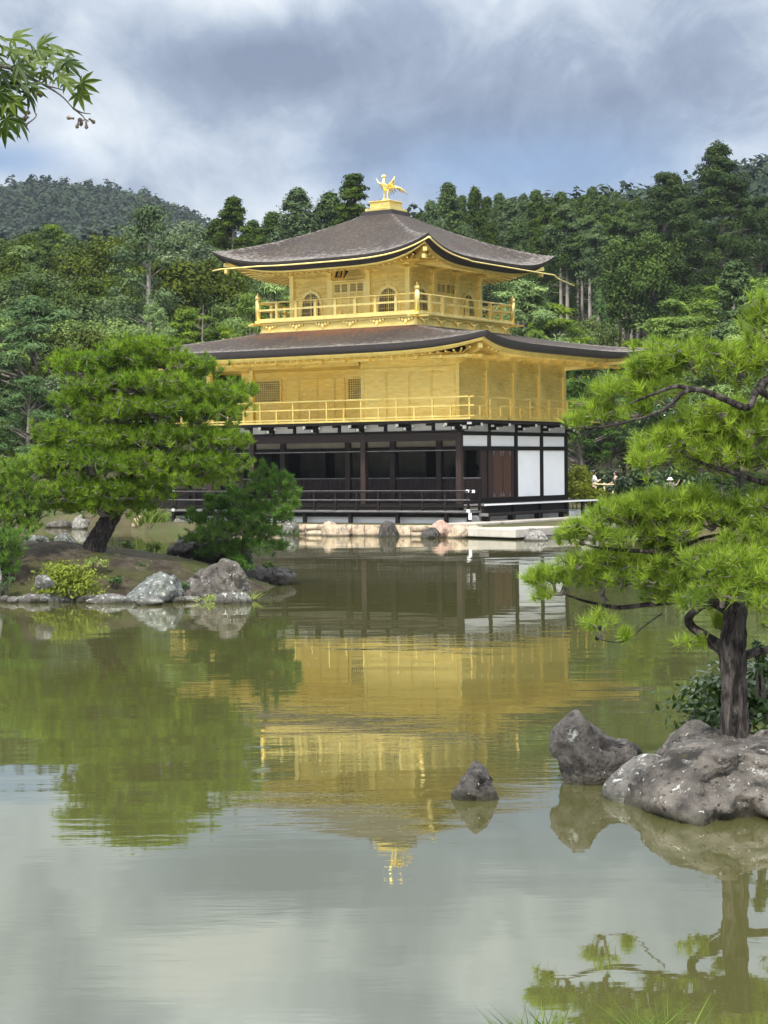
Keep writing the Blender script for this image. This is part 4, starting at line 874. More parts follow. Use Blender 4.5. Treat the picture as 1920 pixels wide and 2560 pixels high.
# rocks at the far shores
for args in [('rounded green grey rock at the waterline below the white capped rail post', 342, 1150, 62, 24, 70, 'rock_blue'),
             ('pale blocky rock beside the grass tuft under the veranda corner', 392, 1148, 58, 30, 71, 'rock_grey'),
             ('pointed grey rock on the far left shore', 172, 1143, 40, 30, 72, 'rock_pale'),
             ('low brown rock at the far left waterline', 128, 1140, 62, 16, 73, 'rock_brown'),
             ('reddish rock on the far shore left of the leaning wooden brace', 302, 1140, 38, 24, 74, 'rock_pink'),
             ('broad grey rock on the far left bank behind the waterline', 130, 1118, 80, 24, 75, 'rock_grey'),
             ('small flat rock at the far shore near the pine trunk', 228, 1139, 34, 12, 76, 'rock_pale')]:
    lb, cx, by, w_, h_, sd_, mt = args; rock_px(lb, cx, by, w_, h_, sd_, mt, 0.8, sub=3, amp=0.08)
for lb, x, y, w_, d_, h_, sd_, mt in [
        ('dark upright rock against the tan wall, far left of the veranda posts', -5.3, -3.45, 0.7, 0.7, 0.95, 80, 'rock_grey'),
        ('broad brown rock against the tan wall under the second visible deck post', -3.2, -3.5, 1.1, 0.8, 1.0, 81, 'rock_tan'),
        ('rounded dark grey rock against the tan wall in mid veranda', -1.0, -3.5, 0.85, 0.7, 1.1, 82, 'rock_dark'),
        ('large pink orange rock against the wall near the veranda corner', 1.3, -3.55, 1.1, 0.8, 1.0, 83, 'rock_pink'),
        ('small black rock in the water before the pink orange rock', 1.35, -4.3, 0.7, 0.6, 0.6, 84, 'rock_dark'),
        ('tan rock between the pink orange rock and the landing slab', 2.15, -3.75, 0.95, 0.8, 0.8, 85, 'rock_tan'),
        ('white mottled rock in the water before the landing slab', 6.0, -5.2, 0.75, 0.7, 0.66, 86, 'rock_pale'),
        ('pale rock half hidden by pine needles at the end of the landing slab', 7.2, -3.4, 0.85, 0.8, 0.8, 87, 'rock_pale'),
        ('small tan rock at the left end of the retaining wall', -7.4, -3.4, 1.0, 0.7, 0.7, 88, 'rock_tan')]:
    rock(lb, pav(x, y, 0.06), (w_, d_, h_), sd_, mt, sub=4, amp=0.08)
rgx = random.Random(8)
for i, cx in enumerate((-20,8,48,120,140,182,205,262,292,385,402)):
    rock_px('low grey edging stone in the row along the left island waterline', cx, 1302+rgx.uniform(-1.5,1.5), rgx.uniform(26,58), rgx.uniform(9,17), 120+i, rgx.choice(['rock_grey','rock_blue','rock_brown']), 0.7, sub=3, amp=0.10, group='edging stones of the left island')
# ------------------------------------------------------------------ plants: shared builders
def unit(v): return v/np.maximum(np.linalg.norm(v, axis=-1, keepdims=True), 1e-9)
def leafcards(P, Nr, size, aspect, rg, tint, along=None):
    """one pointed leaf (rhomb, folded a little) for each point"""
    n = len(P); Nr = unit(Nr)
    t = along if along is not None else rg.normal(size=(n,3))
    t = unit(t-Nr*np.sum(t*Nr, -1, keepdims=True)); b = np.cross(Nr, t)
    s = size[:,None]; asp = aspect
    V = np.stack([P-t*s, P+b*s*asp+Nr*s*0.12, P+t*s, P-b*s*asp+Nr*s*0.12], 1).reshape(-1,3)
    F = np.arange(n*4).reshape(n,4)
    return V, F, np.repeat(tint, 4)
def clump_points(C_, R_, n, rg, flat=1.0, up=0.35, shell=0.55, jit=0.2):
    k = len(C_); d = unit(rg.normal(size=(k,n,3))+np.array([0,0,up])); r = shell+(1-shell)*rg.random((k,n,1))**0.7
    an = np.concatenate([rg.uniform(0.7,1.4,(k,1,2)), rg.uniform(0.7,1.25,(k,1,1))*flat], 2)
    P = C_[:,None,:]+d*r*R_[:,None,None]*an*(1+jit*rg.normal(size=(k,n,1)))
    return P.reshape(-1,3), d.reshape(-1,3)
def tubes(A, Bp, ra, rb, n=5):
    A, Bp = np.asarray(A,float), np.asarray(Bp,float); m = len(A); d = unit(Bp-A)
    ref = np.where(np.abs(d[:,2:3]) < 0.9, np.array([[0,0,1.]]), np.array([[1.,0,0]])); u = unit(np.cross(d, ref)); v = np.cross(d, u)
    an = np.arange(n)*2*math.pi/n; ring = u[:,None,:]*np.cos(an)[None,:,None]+v[:,None,:]*np.sin(an)[None,:,None]
    V = np.concatenate([A[:,None,:]+ring*np.asarray(ra)[:,None,None], Bp[:,None,:]+ring*np.asarray(rb)[:,None,None]], 1).reshape(-1,3)
    k = np.arange(n); base = (np.arange(m)*2*n)[:,None]
    F = np.stack([base+k, base+(k+1)%n, base+n+(k+1)%n, base+n+k], -1).reshape(-1,4)
    return V, F
def needles(P, Dr, rg, count, length, width, spread=0.85, tint=None):
    """tufts: thin blades fanning out of every shoot tip"""
    n = len(P); d = unit(Dr[:,None,:]*0.9+rg.normal(size=(n,count,3))*spread)
    L = length*(0.7+0.45*rg.random((n,count,1))); base = P[:,None,:]-Dr[:,None,:]*length*0.45*rg.random((n,count,1))
    side = unit(np.cross(d, rg.normal(size=(n,count,3))))*width/2
    V = np.stack([base-side, base+side, base+d*L], 2).reshape(-1,3)
    F = np.arange(n*count*3).reshape(-1,3)
    tt = (tint if tint is not None else rg.random(n))[:,None]+0.18*(rg.random((n,count))-0.5)
    return V, F, np.repeat(np.clip(tt,0,1).ravel(), 3)
def grow(hub, pts, rg, sag=0.0, bias=0.35):
    """joins points to a hub as a branching skeleton; returns edges and how many shoots each carries"""
    hub = np.array(hub, float); o = np.argsort(np.linalg.norm(pts-hub, axis=1)); nodes = [hub]; par = [-1]; tip = []
    dist = [0.0]
    for i in o:
        p = pts[i]; A = np.array(nodes); L = np.linalg.norm(A-p, axis=1); j = int(np.argmin(L+bias*np.array(dist)))
        if L[j] > 0.12:
            m = (A[j]+p)/2+rg.normal(size=3)*L[j]*0.10+np.array([0,0,-sag*L[j]]); nodes.append(m); par.append(j); dist.append(dist[j]+L[j]/2); j = len(nodes)-1
        nodes.append(p); par.append(j); dist.append(dist[j]+np.linalg.norm(nodes[j]-p)); tip.append(len(nodes)-1)
    cnt = np.zeros(len(nodes))
    for t in tip: cnt[t] = 1
    for k in range(len(nodes)-1, 0, -1): cnt[par[k]] += cnt[k]
    return np.array(nodes), np.array(par), cnt
def join(parts):
    V, F, T = [], [], []; o = 0
    for v, f, t in parts: V.append(v); F.append(f+o); T.append(t); o += len(v)
    return np.concatenate(V), np.concatenate(F), np.concatenate(T)

M['pine_near'] = fmat('bright_pine_needles', (0.080,0.146,0.012), (0.320,0.445,0.040), 0.30, 0.0, 0.5, 0.25)
M['pine_island'] = fmat('green_pine_needles', (0.058,0.130,0.018), (0.225,0.345,0.050), 0.30, 0.10, 0.6, 0.15)
M['pine_dark'] = fmat('dark_pine_needles', (0.030,0.085,0.014), (0.125,0.235,0.030), 0.30, 0.10, 0.6, 0.15)
M['pine_far'] = fmat('distant_pine_needles', (0.062,0.115,0.018), (0.210,0.300,0.046), 0.25, 0.25)
M['pine_blue'] = fmat('bluish_pine_needles', (0.032,0.072,0.018), (0.095,0.165,0.040), 0.25, 0.15)
M['cypress'] = fmat('cypress_sprays', (0.022,0.048,0.010), (0.076,0.122,0.022), 0.2, 0.30)
M['cedar'] = fmat('cedar_sprays', (0.014,0.032,0.008), (0.056,0.088,0.018), 0.2, 0.15)
M['broadleaf'] = fmat('broadleaf_leaves', (0.023,0.049,0.008), (0.100,0.145,0.025), 0.25, 0.45)
M['broadleaf_light'] = fmat('light_broadleaf_leaves', (0.045,0.085,0.011), (0.175,0.240,0.038), 0.25, 0.3)
M['bronze'] = fmat('bronzed_leaves', (0.034,0.056,0.010), (0.108,0.142,0.026), 0.25, 0.25)
M['shrub_yellow'] = fmat('yellow_green_leaves', (0.085,0.13,0.022), (0.28,0.33,0.075), 0.3, 0.12)
M['shrub_green'] = fmat('glossy_green_leaves', (0.020,0.052,0.012), (0.075,0.135,0.030), 0.25, 0.15, 0.3, 0.5)
M['grass'] = fmat('grass_blades', (0.045,0.085,0.015), (0.16,0.22,0.05), 0.3, 0.1)
M['hill_leaves'] = fmat('hillside_crowns', (0.006,0.016,0.009), (0.030,0.052,0.021), 0.15, 0.0)
M['maple'] = fmat('maple_leaves', (0.030,0.062,0.009), (0.11,0.16,0.02), 0.35, 0.0, 0.4, 0.4)

# ------------------------------------------------------------------ pine with needle pads
def pine(name, label, trunk, trad, limbs, pads, mats, tuft, base, group=None, cones=False, seed=1):
    """trunk: path; limbs: list of (path, radii); pads: (centre, rx, ry, rz, number of tufts, hub)
       tuft: (needles, length, width)"""
    rg = np.random.default_rng(seed); root = empty(name, base, 0, label, 'pine tree', group)
    b = Vector(base); off = np.array(b)
    mb = MB(); sp = smooth_path(trunk, 16); mb.tube([p-b for p in sp], lerp_list(trad, len(sp)), 36)
    # bark plates pushed in and out
    me_o = mb.build('trunk', M['trunk'], root)
    me = me_o.data
    for v in me.vertices:
        q = Vector((v.co.x*11, v.co.y*11, v.co.z*3.4)); w_ = noise.voronoi(q*1.6)[0]; v.co += v.normal*(0.012*noise.fractal(q, 0.8, 2, 3)+0.022*min(0.5, w_[1]-w_[0])-0.006)*min(1.6, trad[0]/0.12)
    for path, rad in limbs:
        sp = smooth_path(path, 6); lo = MB().tube([p-b for p in sp], lerp_list(rad, len(sp)), 8).build('limb', M['trunk'], root)
        for v in lo.data.vertices: v.co += v.normal*0.10*max(rad)*noise.noise(v.co*14)
    TV, TF = [], []; o = 0; NP = []; ND = []; NT = []
    for c, rx, ry, rz, n, hub in pads:
        c = np.array(c); d = unit(rg.normal(size=(n,3))*np.array([1,1,0.8])+np.array([0,0,0.55])); r = (0.25+0.75*rg.random((n,1))**0.55)
        lump = 1+0.34*np.sin(d[:,:1]*5+seed+c[2]*3)*np.sin(d[:,1:2]*6+c[0]*4)+0.16*rg.normal(size=(n,1))
        P = c+d*r*lump*np.array([rx,ry,rz])
        hubp = np.array(hub) if hub is not None else c-np.array([0,0,rz*0.7])
        nodes, par, cnt = grow(hubp, P, rg, 0.05)
        k = np.arange(1, len(nodes)); A, Bq = nodes[par[k]], nodes[k]; rr = 0.0040*tuft[1]/0.09*np.power(cnt, 0.46)
        v, f = tubes(A-off, Bq-off, rr[par[k]]*0.85, rr[k]*0.85); TV.append(v); TF.append(f+o); o += len(v)
        # shoot direction: away from the hub and up
        dr = unit(unit(P-hubp)*0.75+np.array([0,0,0.95])+rg.normal(size=P.shape)*0.25)
        tone = np.clip(0.50+0.62*(rg.random(n)-0.5)+0.30*(rg.random()-0.5)+0.20*np.sin(P[:,0]*2.3+seed)*np.sin(P[:,2]*3.1), 0, 1)
        NP.append(P); ND.append(dr); NT.append(tone)
    if TV: link('twigs', npmesh('twigs', np.concatenate(TV), np.concatenate(TF)), M['twig'], root)
    NP, ND, NT = np.concatenate(NP), np.concatenate(ND), np.concatenate(NT)
    parts = [needles(NP-off, ND, rg, tuft[0], tuft[1], tuft[2], 0.58, NT)]
    v, f, t = join(parts); link('crown', npmesh('crown', v, f, t), M[mats], root)
    if cones:
        for i in rg.choice(len(NP), 46, replace=False):
            p = NP[i]-off; MB().lathe((p[0],p[1],p[2]-0.03), [(0,0),(0.014,0.006),(0.018,0.02),(0.010,0.036),(0,0.042)], 6).build('cone', M['dark_wood'], root)
    return root
def pads_px(rows, rg, dens, ry_k=0.8, thick=1.15):
    """rows: (cx, cy, rx, rz, depth[, hub pixel x, y]) in measured pixels"""
    out = []
    for q in rows:
        cx, cy, rx, rz, Y = q[:5]; s = ppm(Y); c = at_y(cx, cy, Y); n = int(dens*(rx*s)*(rx*s*ry_k)*math.pi*(0.6+0.8*rz/rx))
        hub = at_y(q[5], q[6], Y) if len(q) > 5 else None
        out.append(((c.x,c.y,c.z), rx*s, rx*s*ry_k, rz*s*thick, max(n,14), tuple(hub) if hub else None))
    return out
# right foreground pine
def P_(x, y, Y): return at_y(x, y, Yt+abs(Y-Yt)*0.8)
rg0 = np.random.default_rng(7)
Yt = 14.4
trunk = [P_(1590,1625,Yt), P_(1590,1590,Yt), P_(1585,1500,Yt), P_(1583,1420,Yt), P_(1588,1330,Yt), P_(1600,1250,Yt+.1), P_(1640,1150,Yt+.2), P_(1690,1040,Yt+.3), P_(1705,930,Yt+.3), P_(1690,840,Yt+.2), P_(1720,740,Yt+.2), P_(1730,640,Yt+.2)]
trad = [0.155,0.115,0.098,0.098,0.088,0.075,0.07,0.065,0.06,0.055,0.045,0.03]
limbs = [([P_(1580,1440,Yt), P_(1560,1400,Yt-.1), P_(1525,1375,Yt-.2), P_(1495,1355,Yt-.25), P_(1487,1335,Yt-.2), P_(1505,1318,Yt-.1), P_(1535,1300,Yt)], [0.07,0.055,0.05,0.048,0.042,0.036,0.02]),
         ([P_(1590,1425,Yt), P_(1625,1410,Yt-.1), P_(1665,1402,Yt-.2), P_(1720,1380,Yt-.2)], [0.05,0.042,0.038,0.03]),
         ([P_(1585,1330,Yt), P_(1555,1310,Yt-.1), P_(1520,1290,Yt-.2), P_(1495,1262,Yt-.3), P_(1470,1245,Yt-.4)], [0.05,0.044,0.036,0.03,0.02]),
         ([P_(1560,1300,Yt), P_(1470,1300,Yt-.4), P_(1405,1305,Yt-.5), P_(1335,1312,Yt-.6), P_(1270,1300,Yt-.7), P_(1215,1283,Yt-.7)], [0.03,0.028,0.026,0.022,0.015,0.008]),
         ([P_(1600,1260,Yt+.1), P_(1545,1245,Yt+.3), P_(1490,1215,Yt+.4), P_(1450,1195,Yt+.4), P_(1435,1165,Yt+.4), P_(1440,1125,Yt+.4)], [0.05,0.042,0.038,0.035,0.028,0.015]),
         ([P_(1450,1200,Yt+.4), P_(1400,1192,Yt+.3), P_(1340,1188,Yt+.3), P_(1285,1182,Yt+.3), P_(1240,1168,Yt+.3)], [0.026,0.022,0.018,0.012,0.007]),
         ([P_(1455,1195,Yt+.4), P_(1510,1165,Yt+.4), P_(1570,1150,Yt+.4), P_(1620,1120,Yt+.4)], [0.022,0.018,0.014,0.008]),
         ([P_(1690,1050,Yt+.3), P_(1640,1040,Yt+.1), P_(1580,1020,Yt), P_(1530,1005,Yt-.1), P_(1480,985,Yt-.1)], [0.035,0.03,0.024,0.018,0.01]),
         ([at_y(1700,880,Yt+.2), at_y(1660,855,Yt), at_y(1635,845,Yt-.1), at_y(1615,880,Yt-.36), at_y(1560,860,Yt-.36), at_y(1510,842,Yt-.4), at_y(1475,848,Yt-.4), at_y(1455,868,Yt-.4), at_y(1420,892,Yt-.42), at_y(1360,910,Yt-.422), at_y(1300,922,Yt-.422), at_y(1235,925,Yt-.422)], [0.044,0.040,0.036,0.034,0.030,0.026,0.023,0.020,0.016,0.012,0.008,0.005]),
         ([at_y(1500,842,Yt-.4), at_y(1460,835,Yt-.4), at_y(1410,852,Yt-.4), at_y(1360,872,Yt-.4)], [0.026,0.02,0.014,0.007]),
         ([P_(1640,850,Yt), P_(1650,825,Yt), P_(1690,800,Yt)], [0.045,0.04,0.03]),
         ([P_(1430,1325,Yt-.4), P_(1395,1350,Yt-.5), P_(1350,1385,Yt-.5), P_(1300,1382,Yt-.5), P_(1285,1362,Yt-.5)], [0.008,0.007,0.006,0.005,0.004]),
         ([P_(1585,1600,Yt-.1), P_(1545,1615,Yt-.5), P_(1500,1628,Yt-.75), P_(1460,1645,Yt-.9)], [0.06,0.04,0.028,0.012]),
         ([P_(1600,1600,Yt-.1), P_(1640,1625,Yt-.4), P_(1690,1650,Yt-.6)], [0.06,0.035,0.015])]
rows = [(1650,690,50,52,Yt+.1), (1640,760,60,30,Yt),
        (1500,775,130,32,Yt-.2), (1600,790,85,38,Yt-.1), (1400,805,72,26,Yt-.3), (1440,770,60,22,Yt+.3),
        (1350,845,66,30,Yt-.4,1400,892), (1430,850,60,22,Yt-.1), (1285,895,55,28,Yt-.5,1310,922), (1245,915,30,18,Yt-.5,1260,925), (1380,885,50,16,Yt-.3),
        (1440,965,78,40,Yt-.2,1500,995), (1530,930,90,42,Yt-.3), (1620,930,75,44,Yt-.1), (1560,990,100,36,Yt-.2), (1400,1000,45,26,Yt), (1630,990,60,30,Yt-.3),
        (1440,1085,88,24,Yt+.4,1440,1130), (1340,1110,66,22,Yt+.35,1360,1150), (1530,1095,70,22,Yt+.4), (1580,1125,60,20,Yt+.5), (1270,1150,56,24,Yt+.3,1300,1180), (1232,1165,36,22,Yt+.35,1260,1175), (1310,1125,60,26,Yt+.4,1350,1165), (1385,1100,70,30,Yt+.4,1420,1150), (1455,1115,76,28,Yt+.3,1450,1150), (1390,1150,66,22,Yt+.5), (1540,1120,70,26,Yt+.3), (1500,1080,60,20,Yt+.4), (1430,1180,60,20,Yt+.5), (1330,1165,50,16,Yt+.2), (1475,1150,45,16,Yt+.2),(1600,1095,40,14,Yt+.4), (1650,1090,50,30,Yt+.1), (1640,1150,50,30,Yt-.1),
        (1600,1185,74,34,Yt+.1), (1530,1210,66,24,Yt), (1650,1230,60,40,Yt),
        (1360,1232,92,26,Yt-.5,1400,1290), (1290,1245,70,24,Yt-.6,1310,1300), (1200,1255,58,28,Yt-.7,1215,1283), (1155,1250,30,14,Yt-.7,1200,1280), (1430,1255,60,22,Yt-.4,1450,1290), (1170,1285,22,12,Yt-.75),
        (1480,1265,64,30,Yt-.4,1495,1290), (1560,1260,70,30,Yt-.3), (1630,1275,70,30,Yt-.2), (1420,1290,40,14,Yt-.5), (1510,1305,40,14,Yt-.3), (1600,1300,50,16,Yt-.25),
        (1285,1348,34,18,Yt-.5,1300,1380), (1352,1374,10,8,Yt-.5,1352,1382), (1503,1392,34,16,Yt+.2,1560,1420), (1560,1345,24,18,Yt+.25),
        (1700,1330,60,40,Yt), (1760,1200,80,50,Yt), (1770,1000,90,50,Yt), (1760,850,90,50,Yt), (1740,650,80,50,Yt)]
rows += [(1560,885,60,20,Yt), (1635,900,50,22,Yt+.1), (1250,1215,50,16,Yt+.4), (1320,1205,60,18,Yt+.4), (1420,1215,60,18,Yt+.4)]
front = [(1560,1275,60,24,Yt-.35,1560,1310), (1615,1255,60,30,Yt-.35,1600,1300), (1590,1215,56,26,Yt-.3), (1650,1290,44,26,Yt-.4), (1540,1240,50,22,Yt-.3), (1500,1290,44,18,Yt-.35,1490,1310)]
limbs = [(p_, [r_*0.78 for r_ in q_]) for p_, q_ in limbs]
pine('pine_tree', 'bright green old pine with layered branches on the right foreground rock', trunk, trad, limbs, pads_px([(*q[:4], Yt+abs(q[4]-Yt)*0.8, *q[5:]) for q in rows]+front, rg0, 400), 'pine_near', (38, 0.102, 0.0060), at_y(1590,1610,Yt), cones=True, seed=3)
# island pine, leaning trunk
Yi = 39.5
b0 = at_y(202,1195,Yi); b0.z = iz(b0.x, b0.y)-0.05
trunk = [b0, at_y(212,1165,Yi), at_y(238,1120,Yi), at_y(262,1080,Yi), at_y(285,1035,Yi), at_y(310,980,Yi), at_y(320,920,Yi), at_y(305,860,Yi), at_y(312,800,Yi), at_y(305,765,Yi)]
trad = [0.26,0.21,0.185,0.17,0.16,0.14,0.12,0.09,0.06,0.03]
lim = lambda *a: ([at_y(x,y,Yi+d) for x, y, d in a], lerp_list([0.075,0.02], len(a)))
limbs = [lim((285,1035,0),(350,1020,-.3),(420,1030,-.5),(470,1010,-.5)), lim((310,980,0),(240,985,-.3),(170,1000,-.5),(120,1010,-.4)), lim((315,950,0),(390,940,-.2),(460,950,-.4)), lim((320,920,0),(250,915,.3),(190,905,.3)),
         lim((310,870,0),(390,865,.2),(460,870,.2),(520,850,.1)), lim((306,850,0),(250,840,-.3),(190,830,-.3)), lim((310,810,0),(370,805,.2),(420,800,.2)), lim((262,1080,0),(200,1085,-.3),(140,1075,-.4)), lim((270,1065,0),(330,1075,-.4),(360,1070,-.5))]
rows = [(300,762,90,26,Yi), (240,785,80,26,Yi-.2), (370,785,70,26,Yi), (180,795,72,24,Yi-.2), (430,800,50,20,Yi+.2), (150,782,45,18,Yi+.1), (335,745,50,16,Yi),
        (290,830,120,26,Yi-.4), (390,850,95,26,Yi-.2), (470,860,70,22,Yi), (200,850,70,26,Yi), (330,880,110,24,Yi-.5), (520,845,40,18,Yi+.1), (160,870,50,20,Yi-.2), (430,895,80,22,Yi-.3), (240,895,90,24,Yi-.3), (500,890,40,16,Yi),
        (160,940,86,26,Yi-.3), (250,950,100,26,Yi-.4), (350,945,105,26,Yi-.4), (440,945,90,24,Yi-.2), (500,955,45,20,Yi), (110,950,36,14,Yi-.2), (120,985,60,22,Yi-.3),
        (200,1000,105,28,Yi-.5), (300,1005,110,28,Yi-.6), (400,1000,90,26,Yi-.4), (470,1000,60,22,Yi-.2), (110,1015,60,22,Yi-.1), (360,1035,80,22,Yi-.4), (440,1035,60,20,Yi-.1),
        (170,1065,90,28,Yi-.5), (260,1060,80,24,Yi-.5), (330,1070,56,20,Yi-.4), (120,1070,50,24,Yi-.2), (220,1095,70,20,Yi-.4), (150,1095,40,16,Yi-.3), (300,1095,40,14,Yi-.3)]
pine('pine_tree', 'large layered pine with a leaning trunk on the left island', trunk, trad, limbs, pads_px(rows, rg0, 170, 0.9, 1.12), 'pine_island', (24, 0.15, 0.017), b0, seed=5)
# small dark pine at the island tip
Ys = 41.0
b1 = at_y(525,1210,Ys); b1.z = iz(b1.x, b1.y)-0.05
rows = [(600,1052,38,22,Ys), (560,1062,42,26,Ys), (622,1078,22,20,Ys), (520,1082,46,26,Ys), (585,1098,54,26,Ys), (472,1100,44,26,Ys), (432,1125,34,18,Ys), (540,1122,66,28,Ys-.3), (612,1118,28,16,Ys), (490,1147,78,26,Ys-.3), (575,1152,54,22,Ys-.2), (432,1166,44,16,Ys-.2), (530,1182,74,20,Ys-.3), (598,1180,28,12,Ys), (470,1192,44,12,Ys-.1),
        (567,1014,8,20,Ys), (548,1032,8,18,Ys), (590,1022,9,20,Ys), (610,1034,9,20,Ys), (628,1046,9,18,Ys), (641,1068,9,16,Ys), (585,1040,14,16,Ys), (636,1092,10,12,Ys), (455,1078,10,16,Ys), (500,1056,9,16,Ys), (415,1108,10,12,Ys)]
pine('pine_tree', 'small dark bushy pine with upright shoots at the tip of the left island', [b1, at_y(528,1180,Ys), at_y(535,1130,Ys), at_y(545,1080,Ys), at_y(560,1030,Ys)], [0.09,0.07,0.06,0.04,0.02], [], pads_px(rows, rg0, 150, 0.9, 0.95), 'pine_dark', (26, 0.135, 0.014), b1, seed=9)
# bushy pine cut by the left edge
Yl = 38.5
b2 = at_y(30,1250,Yl); b2.z = iz(b2.x, b2.y)-0.05
rows = [(20,1020,40,26,Yl), (55,1010,26,26,Yl), (45,1050,50,30,Yl), (85,1060,26,22,Yl), (10,1070,50,30,Yl), (60,1090,46,30,Yl), (20,1120,56,34,Yl-.2), (80,1110,30,20,Yl), (60,1135,40,22,Yl-.2), (-20,1100,60,40,Yl), (-40,1050,50,40,Yl)]
pine('pine_tree', 'yellow green bushy pine at the left picture edge', [b2, at_y(25,1180,Yl), at_y(20,1100,Yl), at_y(40,1020,Yl)], [0.09,0.07,0.05,0.02], [], pads_px(rows, rg0, 150, 0.9), 'pine_island', (26, 0.125, 0.014), b2, seed=11)
rows = [(10,1170,50,26,Yl-1.0), (30,1200,24,26,Yl-1.0), (0,1215,44,24,Yl-1.0), (-30,1190,50,34,Yl-1), (20,1235,22,14,Yl-1)]
b3 = at_y(5,1262,Yl-1); b3.z = iz(b3.x, b3.y)-0.05
pine('pine_tree', 'low dark pine bush below the yellow green one at the left edge', [b3, at_y(5,1230,Yl-1), at_y(0,1180,Yl-1)], [0.07,0.05,0.02], [], pads_px(rows, rg0, 150, 0.9), 'pine_dark', (26, 0.13, 0.014), b3, seed=13)

# ------------------------------------------------------------------ shrubs, ferns, grass
def shrub(name, label, c, rx, ry, rz, n, size, mat, seed, cat='shrub', group=None, aspect=0.42, stems=9, lumps=12):
    rg = np.random.default_rng(seed); root = empty(name, c, 0, label, cat, group)
    d = unit(rg.normal(size=(lumps,3))+np.array([0,0,0.7])); d[:,2] = np.abs(d[:,2]); Cn = d*np.array([rx,ry,rz])*(0.45+0.35*rg.random((lumps,1)))+np.array([0,0,rz*0.15])
    R_ = min(rx,rz)*(0.35+0.25*rg.random(lumps))
    P, D = clump_points(Cn, R_, n//lumps, rg, 0.8, 0.35, 0.4); k = P[:,2] > 0.01; P, D = P[k], D[k]
    ti = np.repeat(0.25+0.5*rg.random(lumps), n//lumps)[k]+0.35*(rg.random(len(P))-0.5)
    v, f, t = leafcards(P, D+rg.normal(size=P.shape)*0.55+np.array([0,0,0.5]), size*(0.7+0.6*rg.random(len(P))), aspect, rg, np.clip(ti,0,1))
    link('leaves', npmesh('leaves', v, f, t), M[mat], root)
    mb = MB()
    for i in range(min(stems,lumps)): mb.tube([(0.05*d[i,0],0.05*d[i,1],-0.1), tuple(Cn[i]*0.5+np.array([0,0,0.05])), tuple(Cn[i])], [0.02*rz+0.004,0.012*rz+0.003,0.004], 5)
    mb.build('stems', M['twig'], root)
    return root
def shrub_px(name, label, cx, base, w, h, Y, n, size, mat, seed, zb=None, **k):
    s = ppm(Y); p = at_y(cx, base, Y)
    if zb is not None: p.z = zb
    return shrub(name, label, p, w*s/2, w*s/2*0.8, h*s, n, size, mat, seed, **k)
shrub_px('shrub', 'yellow green leafy shrub on the left island shore', 152, 1292, 150, 78, 36.6, 2600, 0.045, 'shrub_yellow', 3, lumps=22)
shrub_px('shrub', 'sparse yellowish sprig growing above the yellow shrub on the slope', 205, 1225, 60, 24, 38.0, 300, 0.035, 'shrub_yellow', 5, lumps=8)
shrub_px('shrub', 'low dark juniper spreading under the small dark pine', 520, 1232, 110, 32, 40.3, 1500, 0.05, 'pine_dark', 7, lumps=16, aspect=0.2)
shrub_px('shrub', 'small pale shrub at the island tip behind the long dark boulder', 580, 1232, 50, 18, 42.0, 260, 0.04, 'grass', 8, lumps=7)
shrub_px('shrub', 'tiny green bush on the island crest right of the leaning trunk', 275, 1190, 36, 22, 41.5, 240, 0.04, 'grass', 9, lumps=6)
shrub_px('shrub', 'little yellow green sprout clump on the crest near the dark wedge rock', 335, 1194, 44, 22, 42.0, 240, 0.04, 'grass', 10, lumps=6)
shrub_px('shrub', 'glossy dark leafy bush behind the right pine trunk', 1600, 1592, 290, 150, 15.8, 2600, 0.042, 'shrub_green', 12, lumps=30)
shrub_px('shrub', 'thin leafy climber rising beside the right edge of the pine trunk', 1640, 1480, 50, 110, 15.2, 260, 0.035, 'shrub_green', 13, lumps=10)
def blades(name, label, c, r, n, h, w, mat, seed, cat='grass', lean=0.4, group=None):
    rg = np.random.default_rng(seed); P = np.stack([rg.normal(size=n)*r, rg.normal(size=n)*r, np.zeros(n)], -1)
    d = unit(np.stack([rg.normal(size=n)*lean, rg.normal(size=n)*lean, np.ones(n)], -1)); L = h*(0.55+0.6*rg.random((n,1)))
    out = unit(np.concatenate([d[:,:2], np.zeros((n,1))], 1)+1e-6); sd_ = np.cross(d, rg.normal(size=(n,3))); sd_ = unit(sd_)*w/2
    m = P+d*L*0.55; t = P+d*L*0.9+out*L*0.28-np.array([0,0,1])*L*0.05
    V = np.stack([P-sd_, P+sd_, m+sd_*0.8, t, t, m-sd_*0.8], 1)
    V = V[:,[0,1,2,3,5]].reshape(-1,3); F = (np.arange(n)*5)[:,None]+np.array([[0,1,2,4]]); F2 = (np.arange(n)*5)[:,None]+np.array([[4,2,3,3]])
    me = bpy.data.meshes.new(name); me.from_pydata(V.tolist(), [], F.tolist()+[x[:3] for x in F2.tolist()])
    at = me.attributes.new('tint','FLOAT','POINT'); at.data.foreach_set('value', np.repeat(rg.random(n),5).astype(np.float32))
    return tag(link(name, me, M[mat], loc=c), label, cat, group)
blades('fern', 'yellow green ferns at the foot of the largest island boulder', at_z(470,1296,0.03), 0.22, 110, 0.17, 0.022, 'shrub_yellow', 2, 'fern', 0.9)
blades('fern', 'yellow green fern spray at the right foot of the largest island boulder', at_z(530,1294,0.03), 0.11, 60, 0.20, 0.02, 'shrub_yellow', 4, 'fern', 0.7)
blades('grass_tuft', 'tall green grass tuft on the far shore under the veranda corner', pav(-12.9,-2.4,0.25), 0.28, 160, 0.95, 0.05, 'grass', 5, 'grass tuft')
blades('grass_tuft', 'bright grass clump under the dark porch on the far shore', pav(-14.6,1.6,0.0), 0.5, 220, 0.9, 0.06, 'grass', 6, 'grass tuft')
